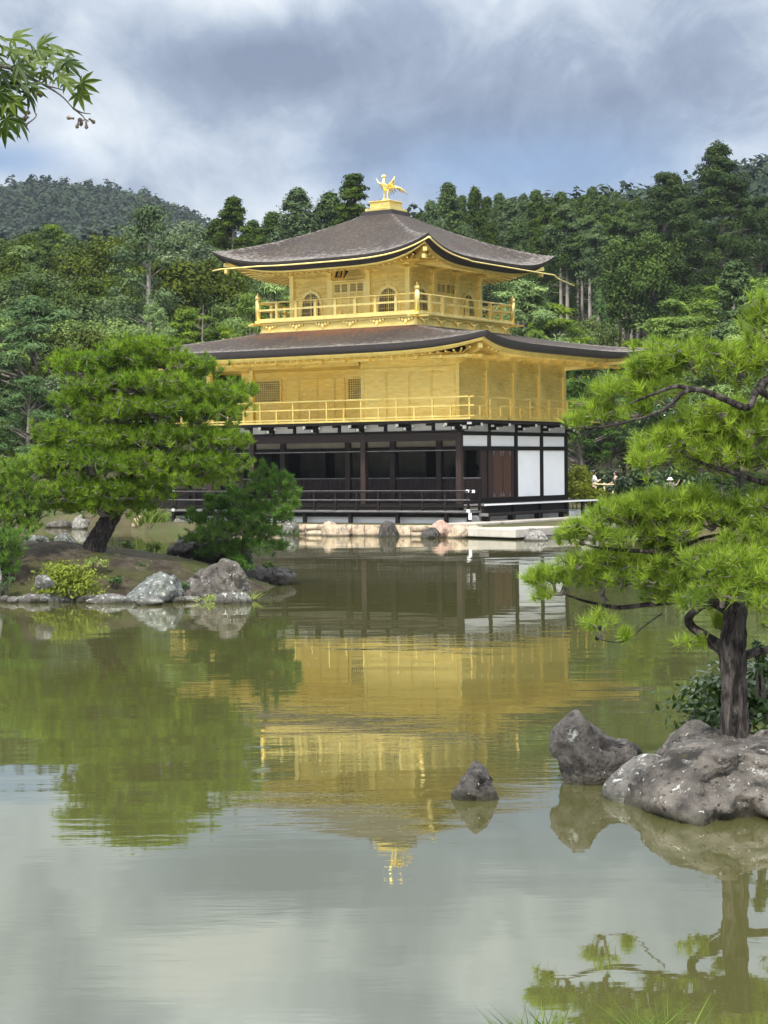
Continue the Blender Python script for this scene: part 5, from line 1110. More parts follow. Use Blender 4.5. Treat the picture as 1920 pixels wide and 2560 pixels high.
def gtuft(x, y, lab, n, r, seed, h=0.22):
    blades('grass_tuft', lab, (x, y, gz(x, y)-0.01), r, n, h, 0.0075, 'grass', seed, 'grass tuft', 0.16)
gtuft(0.47, 6.0, 'green grass tuft at the bottom edge of the picture below the pine reflection', 300, 0.045, 21, 0.29)
gtuft(0.84, 6.0, 'sparse grass tuft at the bottom right corner of the picture', 200, 0.06, 22, 0.30)
gr = np.random.default_rng(3); n = 5000; X = gr.uniform(-7,7,n); Y = gr.uniform(2.6,5.9,n); Z = ground_z(X, Y)
d = unit(gr.normal(size=(n,3))*0.35+np.array([0,0,1])); sd_ = unit(np.cross(d, gr.normal(size=(n,3))))*0.003; P = np.stack([X,Y,Z],-1)
V = np.stack([P-sd_, P+sd_, P+d*gr.uniform(0.03,0.09,(n,1))],1).reshape(-1,3)
tag(link('bank_grass', npmesh('bank_grass', V, np.arange(n*3).reshape(-1,3), np.repeat(gr.random(n),3)), M['grass']), 'short grass on the near bank', 'grass', None, 'stuff')

# ------------------------------------------------------------------ maple branch, upper left (tree stands on the near bank, left of the view)
def maple():
    Ym = 4.2; rg = random.Random(5); base = Vector((-3.0, 4.6, gz(-3.0,4.6)-0.05))
    root = empty('maple_tree', base, 0, 'maple branch with pointed green leaves and winged seeds hanging in at the upper left', 'maple tree')
    L = lambda x, y, dy=0.0: at_y(x, y, Ym+dy)
    mb = MB(); mb.tube([p-base for p in smooth_path([base, Vector((-2.95,4.6,1.5)), Vector((-2.75,4.5,2.8)), Vector((-2.85,4.6,4.2)), Vector((-2.6,4.6,5.2))],5)], lerp_list([0.12,0.10,0.085,0.06,0.02],21), 10)
    mb.build('trunk', M['trunk'], root)
    br = MB(); jn = Vector((-2.78,4.52,3.0))
    main = smooth_path([jn, Vector((-1.9,4.35,3.30)), L(-140,150), L(-40,140), L(30,150), L(80,175), L(130,205), L(157,233)],5); br.tube([p-base for p in main], lerp_list([0.035,0.02,0.008,0.005,0.0035,0.0028,0.002,0.0012],len(main)), 6)
    tw = [[L(157,233),L(176,243),L(196,246)],[L(157,233),L(178,250),L(184,258)],[L(90,180),L(110,160),L(130,150)],[L(40,150),L(60,120),L(75,110)],[L(-20,140),L(10,110,.1),L(30,98,.1)],[L(-60,150),L(-10,215,-.1),L(20,250,-.1),L(58,268,-.1)],[L(58,268,-.1),L(75,255,-.1),L(80,245,-.1)],[L(58,268,-.1),L(57,280,-.1)],[L(20,160),L(45,190),L(60,205)],[L(100,185),L(120,190),L(140,196)],[L(-20,215,-.1),L(0,220),L(10,235)],[L(184,258),L(176,262)],[L(184,258),L(192,262)]]
    for t in tw: br.tube([p-base for p in smooth_path(t,4)], lerp_list([0.002,0.001],(len(t)-1)*4+1), 5)
    br.build('branch', M['twig'], root)
    def leaf(mb, tips, c, size, dirv, nrm):
        d = Vector(dirv).normalized(); nr = Vector(nrm); nr = (nr-d*nr.dot(d)).normalized(); sd_ = nr.cross(d)
        lob = [(-115,0.42),(-75,0.72),(-38,0.92),(0,1.0),(38,0.92),(75,0.72),(115,0.42)]; ring = []
        for i, (a, l) in enumerate(lob):
            a_ = math.radians(a); l = l*rg.uniform(0.85,1.1)
            dr = d*math.cos(a_)+sd_*math.sin(a_); pr = nr.cross(dr)
            w_ = 0.13*l
            droop = lambda q: -nr*(0.16*q*q*size)
            ring += [c+(dr*0.42*l-pr*w_)*size+droop(0.4), c+(dr*0.62*l-pr*w_*0.8)*size+droop(.6), c+dr*l*size+droop(1.15), c+(dr*0.62*l+pr*w_*0.8)*size+droop(.6), c+(dr*0.42*l+pr*w_)*size+droop(0.4)]
            if i < 6:
                a2 = math.radians((a+lob[i+1][0])/2); ring.append(c+(d*math.cos(a2)+sd_*math.sin(a2))*0.27*size)
        o = len(mb.v); mb.v += [tuple(c-base)]+[tuple(p-base) for p in ring]; n = len(ring)
        mb.f += [(o, o+1+i, o+2+i) for i in range(n-1)]; mb.sm += [False]*(n-1)
        tips.extend([rg.random()]*(n+1))
    spots = [(-30,80,-.1),(5,88),(14,105,.05),(35,88,.1),(50,112),(72,98,.05),(88,110),(30,120),(60,130),(100,120,.1),(118,103),(15,140),(45,145,-.1),(80,140),(110,135),(128,150,.1),(140,112),(-10,120),(-20,160),(10,165),(40,172),(70,165),(98,160),(125,178),(150,140),(135,170,-.1),(150,185),(182,186),(178,208),(10,190),(30,185,.1),(55,188),(75,195),(-15,190),(5,205,-.1),(25,215,-.1),(2,232,-.1),(20,262,-.1),(45,262,-.1),(12,282,-.1),(38,225,-.1),(-25,235,-.1),(65,205)]
    mb = MB(); tips = []
    for q in spots:
        c = L(q[0]-8, q[1]-6, (q[2] if len(q) > 2 else 0)+rg.uniform(-.08,.08))
        dn = 0.25 if q[1] < 200 else 1.1
        leaf(mb, tips, c, rg.uniform(0.044,0.062), (rg.uniform(0.3,1.0), rg.uniform(-.35,.35), rg.uniform(-.45,.25)-(dn if q[1] > 200 else 0)), (rg.uniform(-.4,.4), rg.uniform(-1.0,-.1), rg.uniform(0.25,1.0)))
    lf = [L(57,282,-.1), L(51,300,-.1), L(47,318,-.1)]
    o = mb.build('leaves', M['maple'], root); at = o.data.attributes.new('tint','FLOAT','POINT'); at.data.foreach_set('value', np.array(tips,np.float32))
    for x, y in ((160,256),(170,262),(178,266),(186,262),(192,256),(176,256),(70,196),(76,202),(50,240),(58,246),(62,252)):
        c = L(x, y, rg.uniform(-.03,.03))-base; a = rg.uniform(0,6.28); d = Vector((math.cos(a),rg.uniform(-.3,.3),math.sin(a)*0.5-0.3)).normalized()*0.017
        MB().tube([c, c+d*0.3, c+d*0.8, c+d], [0.0028,0.0022,0.005,0.001], 6).build('winged_seed', M['twig_seed'], root)
M['twig_seed'] = nmat('brown_winged_seed', [(0.3,(0.10,0.075,0.06)),(0.7,(0.22,0.17,0.13))], 30, 3, 0.7)
maple()
# moss, seedlings and litter on the island slope: nobody could count it
gr = np.random.default_rng(15); n = 9000
rr_ = np.sqrt(gr.random(n))*0.97; aa = gr.random(n)*2*math.pi; X = ICX+IRX*rr_*np.cos(aa); Y = ICY+IRY*rr_*np.sin(aa); pat = np.array([noise.noise(Vector((x*0.9,y*0.9,3.0)))+0.35*noise.noise(Vector((x*3,y*3,9.0))) for x, y in zip(X,Y)])
k = pat > 0.02+0.25*gr.random(n); X, Y = X[k], Y[k]; Z = isl_z(X, Y)+0.02; P = np.stack([X,Y,Z],-1); n = len(P)
v, f, t = leafcards(P+gr.normal(size=(n,3))*np.array([0.02,0.02,0.012]), gr.normal(size=(n,3))*0.6+np.array([0,0,0.8]), 0.022*(0.5+gr.random(n)), 0.45, gr, gr.random(n))
tag(link('ground_cover', npmesh('ground_cover', v, f, t), M['shrub_green']), 'low moss and seedlings on the bare slope of the left island', 'ground cover', None, 'stuff')
for lb, cx, by, w_, h_, Yq, sd_ in [('small green weed clump on the bare slope right of the yellow shrub', 250, 1262, 40, 16, 37.6, 61), ('low green weeds at the crest left of the leaning trunk', 170, 1192, 44, 14, 40.6, 62), ('dark green creeping plant behind the lichen mound', 300, 1236, 70, 18, 38.8, 63), ('small bright seedling clump between the two large island boulders', 398, 1272, 26, 14, 37.2, 64), ('low dark shrub at the left picture edge near the pale stone', 18, 1275, 50, 26, 37.0, 65)]:
    shrub_px('shrub', lb, cx, by, w_, h_, Yq, 260, 0.03, 'shrub_green', sd_, lumps=8)
# ------------------------------------------------------------------ background trees: unit variants, shared by their copies
def tree_meshes(kind, seed):
    rg = np.random.default_rng(seed); tb = MB(); Cn, R_, lean = [], [], 0
    if kind == 'cypress':            # tall, narrow, bare below; drawn for a height of 15 m
        H = 15.0; z0 = H*0.34; k = 150
        t = rg.random(k)**0.75; t[:3] = 1.0; t[3:16] = np.linspace(0.66,0.98,13); a = rg.random(k)*2*math.pi
        rr = 2.7*(np.clip(1-t,0,1)**0.75)*(0.45+0.55*rg.random(k))+0.10; rr[3:16] *= 0.35; Cn = np.stack([rr*np.cos(a), rr*np.sin(a), z0+t*(H-z0-0.5)], -1)
        R_ = 0.32+0.80*(1-t)*rg.uniform(0.4,1,k); P, D = clump_points(Cn, R_, 150, rg, 0.85, 0.3, 0.25, 0.32); n_ = 150
        P[:,2] -= 0.12*np.hypot(P[:,0]-np.repeat(Cn[:,0],n_)*0.6, P[:,1]-np.repeat(Cn[:,1],n_)*0.6)
        tb.tube([(0,0,-1.5),(0.05,0,H*0.4),(0,0.04,H*0.8),(0,0,H-0.3)],[0.24,0.19,0.10,0.02],8)
        for i in range(0,k,5): tb.tube([(0,0,Cn[i][2]-0.5),tuple(Cn[i])],[0.05,0.015],5)
        rgz = random.Random(seed)
        for i in range(10): z = H*rgz.uniform(0.15,0.40); q = rgz.uniform(0,6.28); tb.tube([(0,0,z),(0.9*math.cos(q),0.9*math.sin(q),z+0.1)],[0.03,0.008],4)
        size, asp, upn = 0.115, 0.45, 0.5
    elif kind == 'pole':              # plantation cypress: long bare trunk, small crown
        H = 15.0; z0 = H*0.60; k = 60; t = rg.random(k)**0.8; t[:3] = 1.0; a = rg.random(k)*2*math.pi
        rr = 2.0*(np.sin(np.clip(0.25+0.75*t,0,1)*math.pi)**0.6)*(0.3+0.7*rg.random(k)); Cn = np.stack([rr*np.cos(a), rr*np.sin(a), z0+t*(H-z0-0.5)], -1)
        R_ = 0.40+0.55*(1-t)*rg.uniform(0.5,1,k); P, D = clump_points(Cn, R_, 190, rg, 0.62, 0.3, 0.35); n_ = 190
        tb.tube([(0,0,-2.5),(0.04,0,H*0.4),(0,0.04,H*0.8),(0,0,H-0.3)],[0.21,0.17,0.09,0.02],8)
        rgz = random.Random(seed)
        for i in range(16): z = H*rgz.uniform(0.25,0.60); q = rgz.uniform(0,6.28); l = rgz.uniform(.5,1.3); tb.tube([(0,0,z),(l*math.cos(q),l*math.sin(q),z+0.15)],[0.025,0.006],4)
        size, asp, upn = 0.115, 0.45, 0.5
    elif kind == 'pointed':           # pointed conifer with foliage nearly to the ground
        H = 13.0; z0 = H*0.12; k = 110; t = rg.random(k)**0.9; t[:5] = [1,1,.97,.95,.92]; a = rg.random(k)*2*math.pi
        rr = 3.0*(1-t)**0.8*(0.5+0.5*rg.random(k))+0.05; Cn = np.stack([rr*np.cos(a), rr*np.sin(a), z0+t*(H-z0-0.3)], -1)
        R_ = 0.35+0.75*(1-t)*rg.uniform(0.6,1,k); P, D = clump_points(Cn, R_, 170, rg, 0.6, 0.35, 0.35); n_ = 170
        tb.tube([(0,0,-1),(0,0,H*0.5),(0,0,H-0.2)],[0.26,0.16,0.02],8)
        for i in range(0,k,6): tb.tube([(0,0,Cn[i][2]-0.3),tuple(Cn[i])],[0.05,0.015],5)
        size, asp, upn = 0.12, 0.4, 0.5
    elif kind == 'broadleaf':
        H = 11.0; k = 84; d = unit(rg.normal(size=(k,3))+np.array([0,0,0.45])); Cn = d*np.array([3.3,3.3,3.6])*(0.55+0.4*rg.random((k,1)))+np.array([0,0,6.4])
        R_ = 0.5+0.8*rg.random(k); P, D = clump_points(Cn, R_, 230, rg, 0.75, 0.45, 0.4); n_ = 230
        tb.tube([(0,0,-1.5),(0.1,0.05,2.5),(0.0,0.1,5.0),(0.2,0,7.5)],[0.26,0.2,0.15,0.05],8)
        for i in range(0,k,3): tb.tube([(0.05,0.05,3.2+0.05*i),tuple(Cn[i]*0.6+np.array([0,0,2.3])),tuple(Cn[i])],[0.09,0.05,0.015],5)
        size, asp, upn = 0.115, 0.55, 0.45
    elif kind == 'layered':           # garden pine of the middle distance
        H = 9.0; k = 88; t = rg.random(k)**0.8; a = rg.random(k)*2*math.pi; rr = 3.9*(1-t)**0.55*(0.25+0.75*rg.random(k)); Cn = np.stack([rr*np.cos(a), rr*np.sin(a), 2.6+t*(H-3.1)], -1)
        R_ = (0.45+0.55*rg.random(k))*(1.1-0.45*t); P, D = clump_points(Cn, R_, 230, rg, 0.40, 0.6, 0.2); n_ = 230
        tb.tube([(0,0,-1),(0.3,0.1,2.0),(-0.15,0,4.5),(0.1,0,H-0.8)],[0.26,0.2,0.14,0.03],8)
        for i in range(0,k,2): tb.tube([(0,0,max(1.5,Cn[i][2]-0.9)),tuple(Cn[i]*np.array([.55,.55,1])-np.array([0,0,.45])),tuple(Cn[i]-np.array([0,0,.1]))],[0.08,0.05,0.012],5)
        size, asp, upn = 0.13, 0.2, 1.1
    elif kind == 'cedar':             # broad old cedar with hanging rounded masses
        H = 20.0; k = 130; t = rg.random(k); a = rg.random(k)*2*math.pi; rr = 4.3*(np.sin(np.clip(0.20+t*0.80,0,1)*math.pi)**0.6*(1-0.5*t))*(0.30+0.80*rg.random(k)); Cn = np.stack([rr*np.cos(a), rr*np.sin(a), H*0.36+t*(H*0.61)], -1)
        R_ = (0.7+0.95*rg.random(k)**1.5)*(1-0.4*t); P, D = clump_points(Cn, R_, 300, rg, 0.62, 0.35, 0.6, 0.09); n_ = 300
        tb.tube([(0,0,-1.5),(0.1,0,H*0.35),(0.3,0,H*0.65),(0.1,0,H-1)],[0.42,0.34,0.2,0.04],10)
        for i in range(0,k,4): tb.tube([(0.15,0,Cn[i][2]-0.6),tuple(Cn[i])],[0.08,0.02],5)
        for z, q in ((5.2,0.2),(6.0,2.9),(9.5,-0.3),(11.5,0.4)): tb.tube([(0.2,0,z),(1.8*math.cos(q),0.4,z+0.2),(2.6*math.cos(q),0.3,z+0.9)],[0.09,0.05,0.015],5)
        size, asp, upn = 0.115, 0.45, 0.25
    elif kind == 'sparse':            # thin crowned old tree with a long bare trunk
        H = 13.0; k = 70; t = rg.random(k); a = rg.random(k)*2*math.pi; rr = 2.9*(1-t)**0.5*(0.3+0.7*rg.random(k)); Cn = np.stack([rr*np.cos(a), rr*np.sin(a), 5.0+t*7.4], -1)
        R_ = 0.45+0.45*rg.random(k); P, D = clump_points(Cn, R_, 130, rg, 0.6, 0.4, 0.3); n_ = 130
        tb.tube([(0,0,-1.5),(0.15,0,4),(0,0,8),(0.1,0,H-0.4)],[0.27,0.2,0.12,0.02],8)
        for i in range(0,k,2): tb.tube([(0.05,0,max(3.5,Cn[i][2]-0.7)),tuple(Cn[i])],[0.05,0.012],5)
        size, asp, upn = 0.10, 0.45, 0.4
    elif kind == 'snag':
        H = 7.0; tb.tube([(0,0,-1),(0.15,0,2),(0.05,0.1,4.5),(0.2,0,H)],[0.15,0.11,0.07,0.02],7); rgz = random.Random(seed)
        for i in range(26): z = rgz.uniform(1.5,6.8); q = rgz.uniform(0,6.28); l = rgz.uniform(.15,.55); tb.tube([(0.03,0,z),(l*math.cos(q),l*math.sin(q),z+rgz.uniform(-.1,.35))],[0.03,0.008],4)
        me = bpy.data.meshes.new('trunk'); me.from_pydata(tb.v, [], tb.f); return me, None, H
    ti = np.repeat(np.clip(0.5+0.30*rg.normal(size=len(Cn)),0,1), n_)*0.7+0.3*rg.random(len(P))
    v, f, t_ = leafcards(P, D+rg.normal(size=P.shape)*0.45+np.array([0,0,upn]), size*(0.65+0.7*rg.random(len(P))), asp, rg, np.clip(ti,0,1))
    cm = npmesh('crown', v, f, t_)
    me = bpy.data.meshes.new('trunk'); me.from_pydata(tb.v, [], tb.f); me.polygons.foreach_set('use_smooth', tb.sm)
    return me, cm, H
_var = {}
_cnt = {}
NV = {'cypress':4,'pole':3,'pointed':3,'broadleaf':4,'layered':3,'cedar':2,'sparse':2,'snag':2}
NAMES = {'cypress':'cypress_tree','pole':'cypress_tree','pointed':'conifer_tree','broadleaf':'broadleaf_tree','layered':'pine_tree','cedar':'cedar_tree','sparse':'tall_tree','snag':'dead_tree'}
def tree(kind, x, Y, top, label, group=None, leaf='broadleaf', bark='far_trunk', wide=1.0, seed=None, cat='tree'):
    """a tree at pixel column x and depth Y whose tip reaches pixel row top"""
    p = at_y(x, top, Y); z = gz(p.x, Y); i = _cnt.get(kind,0); _cnt[kind] = i+1; vi = (seed if seed is not None else i) % NV[kind]
    if (kind,vi) not in _var: _var[(kind,vi)] = tree_meshes(kind, 100+vi*7+len(kind))
    tm, cm, H = _var[(kind,vi)]
    h = max(p.z-z, 1.0); s = h/H
    root = empty(NAMES[kind], (p.x, Y, z), (i*2.399) % 6.283, label, cat, group); w_ = wide*max(s, 0.8*s+0.15); root.scale = (w_, w_, s)
    def child(nm, me, mt):
        o = bpy.data.objects.new(nm, me); C.objects.link(o); o.parent = root
        if len(me.materials) == 0: me.materials.append(M[mt])
        o.material_slots[0].link = 'OBJECT'; o.material_slots[0].material = M[mt]
    child('trunk', tm, bark)
    if cm: child('crown', cm, leaf)
    return root
rgf = random.Random(12)
# --- the dark stand behind and right of the pavilion
GC = 'tall cypresses of the dark stand'
LC = 'tall dark cypress with a thin bare trunk in the dense stand behind the pavilion'
for x, top, Y in [(905,455,196),(930,428,190),(968,388,186),(998,418,196),(1026,398,188),(1052,420,200),(1078,412,192),(1102,424,186),(1130,414,198),(1158,405,190),(1184,420,200),(1210,410,188),(1238,424,196),(1262,416,190),(1278,398,184),(1305,418,198),(1330,408,190),(1352,428,184),(1378,420,198),(1440,420,196),(1480,430,190),(1510,440,200),(1600,440,192),(1640,450,184),(1668,425,190),
                  (950,470,176),(1010,480,172),(1062,476,178),(1118,470,174),(1172,484,170),(1226,478,178),(1286,486,174),(1340,470,178),(1400,500,172),(1690,470,176)]:
    tree('cypress', x, Y, top, LC, GC, 'cypress', 'pale_trunk', rgf.uniform(0.85,1.15))
LB = 'dark bare cypress trunk in the shade under the dense stand'
for x in range(1190, 1480, 17):
    tree('pole', x+rgf.uniform(-6,6), rgf.uniform(156,178), 452+rgf.uniform(-18,34), 'slim cypress with a pale bare trunk at the front of the dense stand', 'slim front cypresses of the stand', 'cypress', 'pale_trunk', rgf.uniform(0.8,1.0))
tree('cedar', 1552, 150, 303, 'tallest dark cedar with a thick pale trunk rising above the right hill', None, 'cedar', 'far_trunk', 1.0, 0)
tree('cedar', 1440, 156, 366, 'broad dark cedar just left of the tallest cedar', None, 'cedar', 'far_trunk', 1.15, 1)
tree('cedar', 1640, 160, 420, 'brownish dark cedar at the right picture edge beside the tallest cedar', None, 'cedar', 'far_trunk', 1.0, 1)
tree('broadleaf', 1390, 150, 470, 'dark broadleaf tree below the broad cedar', None, 'cypress', wide=0.9)
# --- conifers behind the roof and left of it
for x, top, Y, kind, lab in [(503,422,150,'pointed','dark pointed conifer standing alone above the left roof corner'),
                      (640,400,158,'cypress','dark feathery conifer just left of the roof ridge'),
                      (765,372,150,'pointed','tall dark conifer directly left of the golden bird'),
                      (712,408,160,'cypress','dark conifer between the feathery conifer and the tall one by the bird'),
                      (590,452,165,'cypress','low dark conifer left of the feathery conifer behind the roof'),
                      (820,430,165,'pointed','dark conifer hidden behind the golden bird'),
                      (870,452,168,'pointed','dark conifer just right of the golden bird')]:
    tree(kind, x, Y, top, lab, None, 'cypress', 'far_trunk', 1.3 if kind == 'cypress' else 1.15)
for x, top, Y in [(545,470,170),(470,468,168),(610,470,172),(670,460,170),(745,440,172),(800,455,175)]:
    tree('cypress', x, Y, top, 'dark conifer in the row behind the upper roof', 'conifers behind the upper roof', 'cypress', 'far_trunk', 1.3)
# --- mixed wood on the left slope, row by row
GL = 'mixed trees of the left slope'
LL = 'rounded green broadleaf tree in the mixed wood on the left slope'
rows_l = [(168, [(-30,500),(10,485),(62,478),(118,470),(165,492),(212,498),(262,478),(405,450),(440,462)]),
          (150, [(-10,520),(45,520),(95,500),(150,530),(200,525),(400,480),(435,505),(560,500),(600,520)]),
          (136, [(0,560),(60,555),(118,560),(172,570),(228,560),(275,560),(345,560),(470,540),(520,560),(580,560),(640,560)]),
          (124, [(-20,620),(28,610),(85,615),(140,600),(190,620),(248,610),(300,600),(350,620),(445,600),(500,610),(560,615)]),
          (112, [(10,670),(150,660),(205,675),(262,670),(350,660),(400,650),(440,665),(500,670),(545,650),(610,650)]),
          (101, [(25,735),(150,770),(200,730),(255,720),(300,740),(400,735),(460,720),(510,700),(560,720)])]
for Y, items in rows_l:
    for x, top in items:
        q = rgf.random()
        if q < 0.22 and Y < 160: tree('pointed', x+rgf.uniform(-8,8), Y+rgf.uniform(-4,4), top-6+rgf.uniform(-8,8), 'conical dark green conifer among the rounded trees of the left slope', 'conifers among the rounded trees of the left slope', 'cypress', 'far_trunk', rgf.uniform(0.8,1.1))
        elif q < 0.34: tree('layered', x+rgf.uniform(-8,8), Y+rgf.uniform(-4,4), top+rgf.uniform(-8,8), 'light green spreading pine scattered in the mixed wood on the left slope', 'light pines of the left slope', 'pine_far', 'far_trunk', rgf.uniform(0.8,1.1))
        else: tree('broadleaf', x+rgf.uniform(-8,8), Y+rgf.uniform(-4,4), top+rgf.uniform(-8,8), LL, GL, 'broadleaf' if Y > 118 else 'broadleaf_light', 'far_trunk', rgf.uniform(0.85,1.2))
tree('sparse', 318, 118, 432, 'tall thin crowned tree with a long grey trunk above the left slope', None, 'cypress', 'pale_trunk', 1.0, 0)
tree('broadleaf', 235, 140, 478, 'yellow brown crowned tree left of the tall thin crowned tree', None, 'bronze', wide=1.0)
tree('broadleaf', 415, 128, 512, 'large round olive brown tree right of the tall thin crowned tree', None, 'bronze', wide=1.1)
tree('broadleaf', 175, 96, 675, 'small reddish brown round tree low on the left slope', None, 'bronze', wide=0.9)
tree('layered', 70, 97, 625, 'bluish green pine with a rounded crown low on the left slope', None, 'pine_blue', wide=1.1)
tree('layered', 62, 91, 800, 'bluish pine standing behind the left island by the far shore', None, 'pine_blue', wide=0.95)
tree('layered', 15, 92, 900, 'pale green pine at the left edge above the island pine bush', None, 'pine_far', wide=0.8)
tree('layered', 330, 108, 640, 'small light green pine on a thin trunk in the left wood', None, 'pine_far', wide=0.55)
tree('snag', 432, 112, 658, 'grey dead trunk with stubby branches left of the upper balcony', None, None, 'far_trunk', 0.7)
tree('snag', 535, 108, 655, 'short grey dead trunk close to the left balcony post', None, None, 'pale_trunk')
tree('layered', 480, 100, 690, 'bright green pine beside the left end of the upper balcony', None, 'pine_far', wide=0.7)
tree('layered', 585, 103, 590, 'light green pine under the left corner of the upper eaves', None, 'pine_far', wide=0.75)
tree('layered', 540, 97, 615, 'bright pine just left of the third storey wall', None, 'pine_far', wide=0.6)
tree('broadleaf', 440, 92, 790, 'green tree seen through the open left porch of the second storey', None, 'broadleaf', wide=0.8)
tree('broadleaf', 350, 93, 830, 'dark green tree behind the left island pine', None, 'broadleaf', wide=0.9)
tree('broadleaf', 130, 93, 780, 'dense green tree behind the left island pine at its left side', None, 'broadleaf', wide=0.9)
# --- right of the pavilion
for x, top, Y, kind, leaf, wd, lab in [
        (1130,590,102,'layered','pine_far',0.95,'light green pine right of the third storey'),
        (1195,640,106,'layered','pine_far',0.85,'light green layered pine between the pavilion and the slim cypresses'),
        (1075,660,98,'layered','pine_far',0.6,'green pine just behind the right end of the upper balcony'),
        (1160,700,97,'layered','pine_far',0.7,'low bright pine above the right lower roof'),
        (1295,625,118,'pointed','pine_blue',0.6,'small pointed young conifer before the slim cypresses'),
        (1280,660,112,'broadleaf','bronze',0.75,'olive brown bush tree beside the young conifer'),
        (1240,680,108,'broadleaf','broadleaf',0.7,'dark green bush tree right of the light green pines'),
        (1450,632,104,'layered','pine_far',1.05,'wide pale green layered pine before the big cedar trunk'),
        (1545,690,102,'layered','pine_far',0.75,'pale green pine at the foot of the tallest cedar'),
        (1370,720,100,'layered','pine_far',0.8,'pale pine touching the tip of the lower roof'),
        (1610,560,130,'broadleaf','cypress',0.9,'shaded dark tree right of the tallest cedar trunk'),
        (1660,600,118,'broadleaf','broadleaf',0.9,'dark green tree at the right edge behind the bright pine'),
        (1500,590,135,'broadleaf','cypress',0.8,'shaded tree left of the tallest cedar trunk'),
        (1250,780,92,'layered','pine_blue',0.8,'dark green pine under the right tip of the lower roof'),
        (1320,800,93,'layered','pine_blue',0.9,'dark pine behind the yellow bushes right of the pavilion'),
        (1270,860,96,'broadleaf','shrub_green',0.8,'shady green tree behind the white shirted visitor'),
        (1345,860,99,'broadleaf','shrub_green',0.9,'shady green tree behind the dark clothed visitor'),
        (1420,830,97,'broadleaf','shrub_green',0.9,'shady tree behind the visitor with a raised arm'),
        (1500,850,96,'broadleaf','shrub_green',0.9,'shady tree behind the middle of the bright pine'),
        (1580,820,98,'layered','pine_far',0.9,'green pine behind the right part of the bright pine'),
        (1660,790,95,'broadleaf','broadleaf',0.9,'broad green tree at the right edge behind the pond'),
        (1560,1010,84,'layered','pine_blue',0.8,'low dark pine on the far right shore'),
        (1640,1020,82,'layered','pine_blue',0.8,'low dark pine on the far right shore at the picture edge'),
        (1490,1060,84,'layered','pine_far',0.5,'small green pine bush on the far right shore')]:
    tree(kind, x, Y, top, lab, None, leaf, wide=wd)
# --- the wooded bank goes on beyond the right picture edge (the east wall mirrors it)
for k in range(30):
    X_ = rgf.uniform(17,62); Y_ = rgf.uniform(80,112)+0.15*X_; q = (X_/Y_*FPX+960)/S
    tree(('broadleaf','pointed','layered')[k%3], q, Y_, (1166-(rgf.uniform(11,17)-2.5)/Y_*FPX)/S, 'green tree on the wooded bank beyond the right picture edge', 'trees beyond the right picture edge', ('broadleaf','cypress','pine_far')[k%3], 'far_trunk', rgf.uniform(1.0,1.3))
# --- bushes and yellow shrubs behind the deck
def far_shrub(label, cx, base, w, h, Y, mat, seed, n=1500, size=0.10, **k): return shrub_px('shrub', label, cx, base, w, h, Y, n, size, mat, seed, **k)
M['shrub_olive'] = fmat('yellow_olive_leaves', (0.11,0.15,0.014), (0.46,0.50,0.06), 0.25, 0.1)
far_shrub('yellow green maple bush beside the right wall of the pavilion', 1250, 1075, 74, 66, 84.5, 'shrub_olive', 31, 2600, lumps=26)
far_shrub('lower yellow green bush in front of the bamboo rail', 1275, 1088, 84, 34, 83.5, 'shrub_olive', 32, 1800, lumps=20)
far_shrub('grey green clipped shrub before the dark clothed visitor', 1345, 1078, 64, 46, 84, 'shrub_green', 33, 1600, lumps=18)
far_shrub('pale green shrub at the end of the wooden deck', 1318, 1098, 60, 30, 82, 'shrub_yellow', 34, 1200, lumps=14)
far_shrub('olive shrub behind the deck end', 1285, 1102, 46, 26, 81, 'shrub_olive', 35, 1000, lumps=14)
far_shrub('low green hedge bush left of the squared stone block', 1400, 1085, 80, 30, 84, 'pine_far', 36, 1600, lumps=18)
far_shrub('green bush right of the squared stone block', 1490, 1080, 60, 32, 84, 'pine_far', 37, 1400, lumps=16)
far_shrub('low dark shrub at the far right waterline', 1600, 1120, 120, 40, 78, 'shrub_green', 38, 1800, lumps=18)
far_shrub('dark green shrub behind the bridge end of the porch', 300, 1100, 60, 50, 88, 'shrub_green', 39, 1200, lumps=14)
far_shrub('dark hedge bush behind the white shirted visitor', 1262, 1068, 90, 60, 92, 'shrub_green', 42, 2000, lumps=20)
far_shrub('dark hedge bush between the two standing visitors', 1318, 1066, 80, 44, 92.5, 'shrub_green', 43, 2000, lumps=20)
far_shrub('dark hedge bush left of the visitor with a raised arm', 1395, 1066, 90, 60, 92, 'shrub_green', 44, 2000, lumps=20)
far_shrub('dark hedge bush behind the visitor with a raised arm', 1468, 1068, 90, 62, 92.5, 'shrub_green', 45, 2000, lumps=20)
far_shrub('low dark bush behind the middle of the bright pine', 1545, 1072, 90, 60, 91, 'shrub_green', 46, 2000, lumps=20)
far_shrub('dense low bush on the far left bank', 200, 1115, 120, 40, 92, 'shrub_green', 40, 1800, lumps=18)
far_shrub('dense dark bush on the far left bank at the picture edge', 60, 1110, 160, 60, 93, 'shrub_green', 41, 2200, lumps=22)
